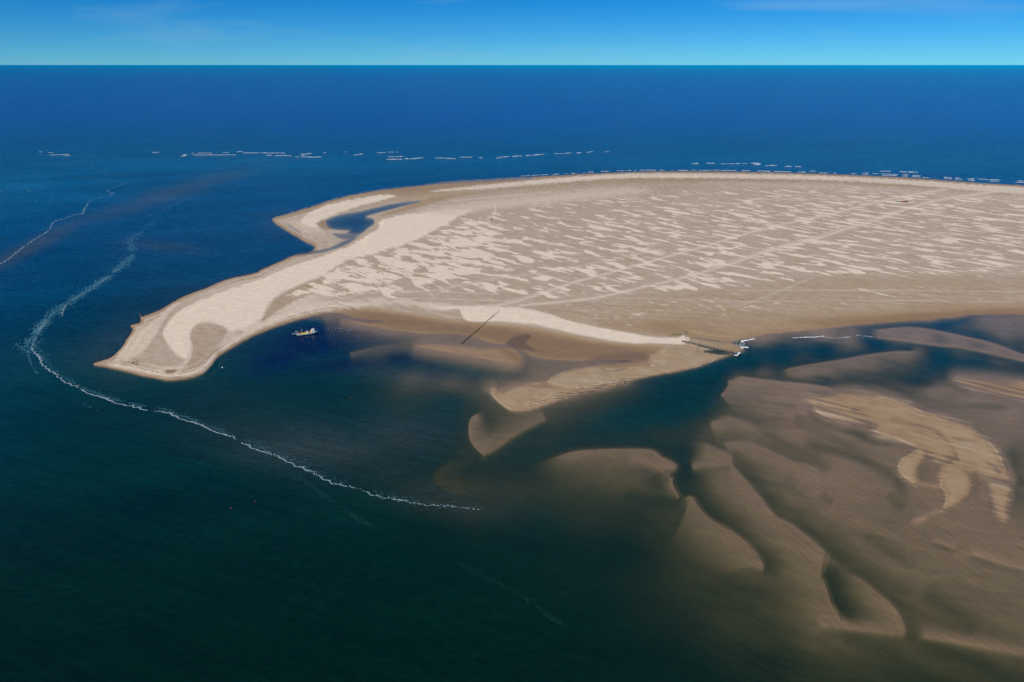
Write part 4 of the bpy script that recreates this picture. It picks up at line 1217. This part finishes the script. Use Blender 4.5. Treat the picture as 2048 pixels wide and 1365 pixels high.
def make_marker():
    t = empty('marker_post', gp(1820.5, 405.2, ground_z(1820, 405)), 0)
    tag(t, 'short dark marker post right of the rust red wreck', 'post')
    MB().tube((0, 0, -.5), (0, 0, 2.6), .35, .3).build('post', 'dark_metal', t)
    MB().box((0, 0, 1.9), (1.5, .5, 1.1)).build('board', 'rust', t)
make_shed(); make_wreck(); make_marker()

def make_car():
    t = empty('off_road_car', gp(983.4, 443.0, ground_z(983, 443)), R(62))
    tag(t, 'tiny dark car parked at the end of a short track on far sand', 'car')
    MB().box((0, 0, .85), (4.3, 1.85, .7), taper=.96).build('body', 'dark_metal', t)
    cb = MB().box((-.4, 0, 1.55), (2.5, 1.7, .75), taper=.84).build('cabin', 'dark_metal', t)
    MB().box((.82, 0, 1.52), (.06, 1.3, .45)).build('windscreen', 'window_glass', cb)
    for sgn in (-1, 1):
        MB().box((-.4, sgn * .82, 1.55), (2.0, .06, .42)).build('window', 'window_glass', cb)
        for x_ in (-1.35, 1.35):
            MB().tube((x_, sgn * .72, .38), (x_, sgn * .98, .38), .38, n=12).build('wheel', 'tyre', t)
make_car()

def make_buoy(u_, v_, label, mat, r):
    t = empty('buoy', gp(u_, v_), 0)
    tag(t, label, 'buoy')
    MB().lathe([(r * .3, -.5 * r), (r * .9, -.1 * r), (r, .3 * r), (r * .75, .8 * r), (r * .25, 1.05 * r)], n=12).build('float', mat, t, True)
    MB().tube((0, 0, r), (0, 0, r * 1.6), r * .12).lathe([(r * .1, r * 1.55), (r * .3, r * 1.7), (r * .1, r * 1.9)], n=8).build('top_ring', 'dark_metal' if mat != 'white_paint' else 'white_paint', t)
make_buoy(444.8, 736, 'white round buoy off the lagoon beach near the spit tip', 'white_paint', .65)
make_buoy(613.6, 663.4, 'white round buoy just behind the turquoise work ship', 'white_paint', .6)
make_buoy(462.5, 1016.5, 'small red buoy in dark green water, left one of the pair', 'red_paint', .4)
make_buoy(510, 1003.5, 'small red buoy in dark green water, right one of the pair', 'red_paint', .35)
make_buoy(700, 797, 'small red buoy alone in teal water between lagoon and froth line', 'red_paint', .4)

# ------------------------------------------------------------------ air
def haze_box(x0, x1, y0, y1, z0, z1, dens):
    me = bpy.data.meshes.new('haze')
    v = [(x, y, z) for z in (z0, z1) for y in (y0, y1) for x in (x0, x1)]
    f = [(0, 2, 3, 1), (4, 5, 7, 6), (0, 1, 5, 4), (2, 6, 7, 3), (0, 4, 6, 2), (1, 3, 7, 5)]
    me.from_pydata(v, [], f)
    o = bpy.data.objects.new('haze', me)
    C.objects.link(o)
    m = bpy.data.materials.new('haze_air')
    m.use_nodes = True
    t = m.node_tree
    t.nodes.clear()
    ot = t.nodes.new('ShaderNodeOutputMaterial')
    pv_ = t.nodes.new('ShaderNodeVolumePrincipled')
    pv_.inputs['Color'].default_value = (.0, .52, 1.0, 1)
    pv_.inputs['Density'].default_value = dens
    pv_.inputs['Anisotropy'].default_value = -0.3
    t.links.new(pv_.outputs[0], ot.inputs['Volume'])
    me.materials.append(m)
    o['kind'] = 'stuff'
    return o
haze_box(X.min() - 500, X.max() + 500, Y.min() - 500, Y.max() + 500, float(H.min()) - 1.0, CAM_H + 3.0, 1.2e-5)
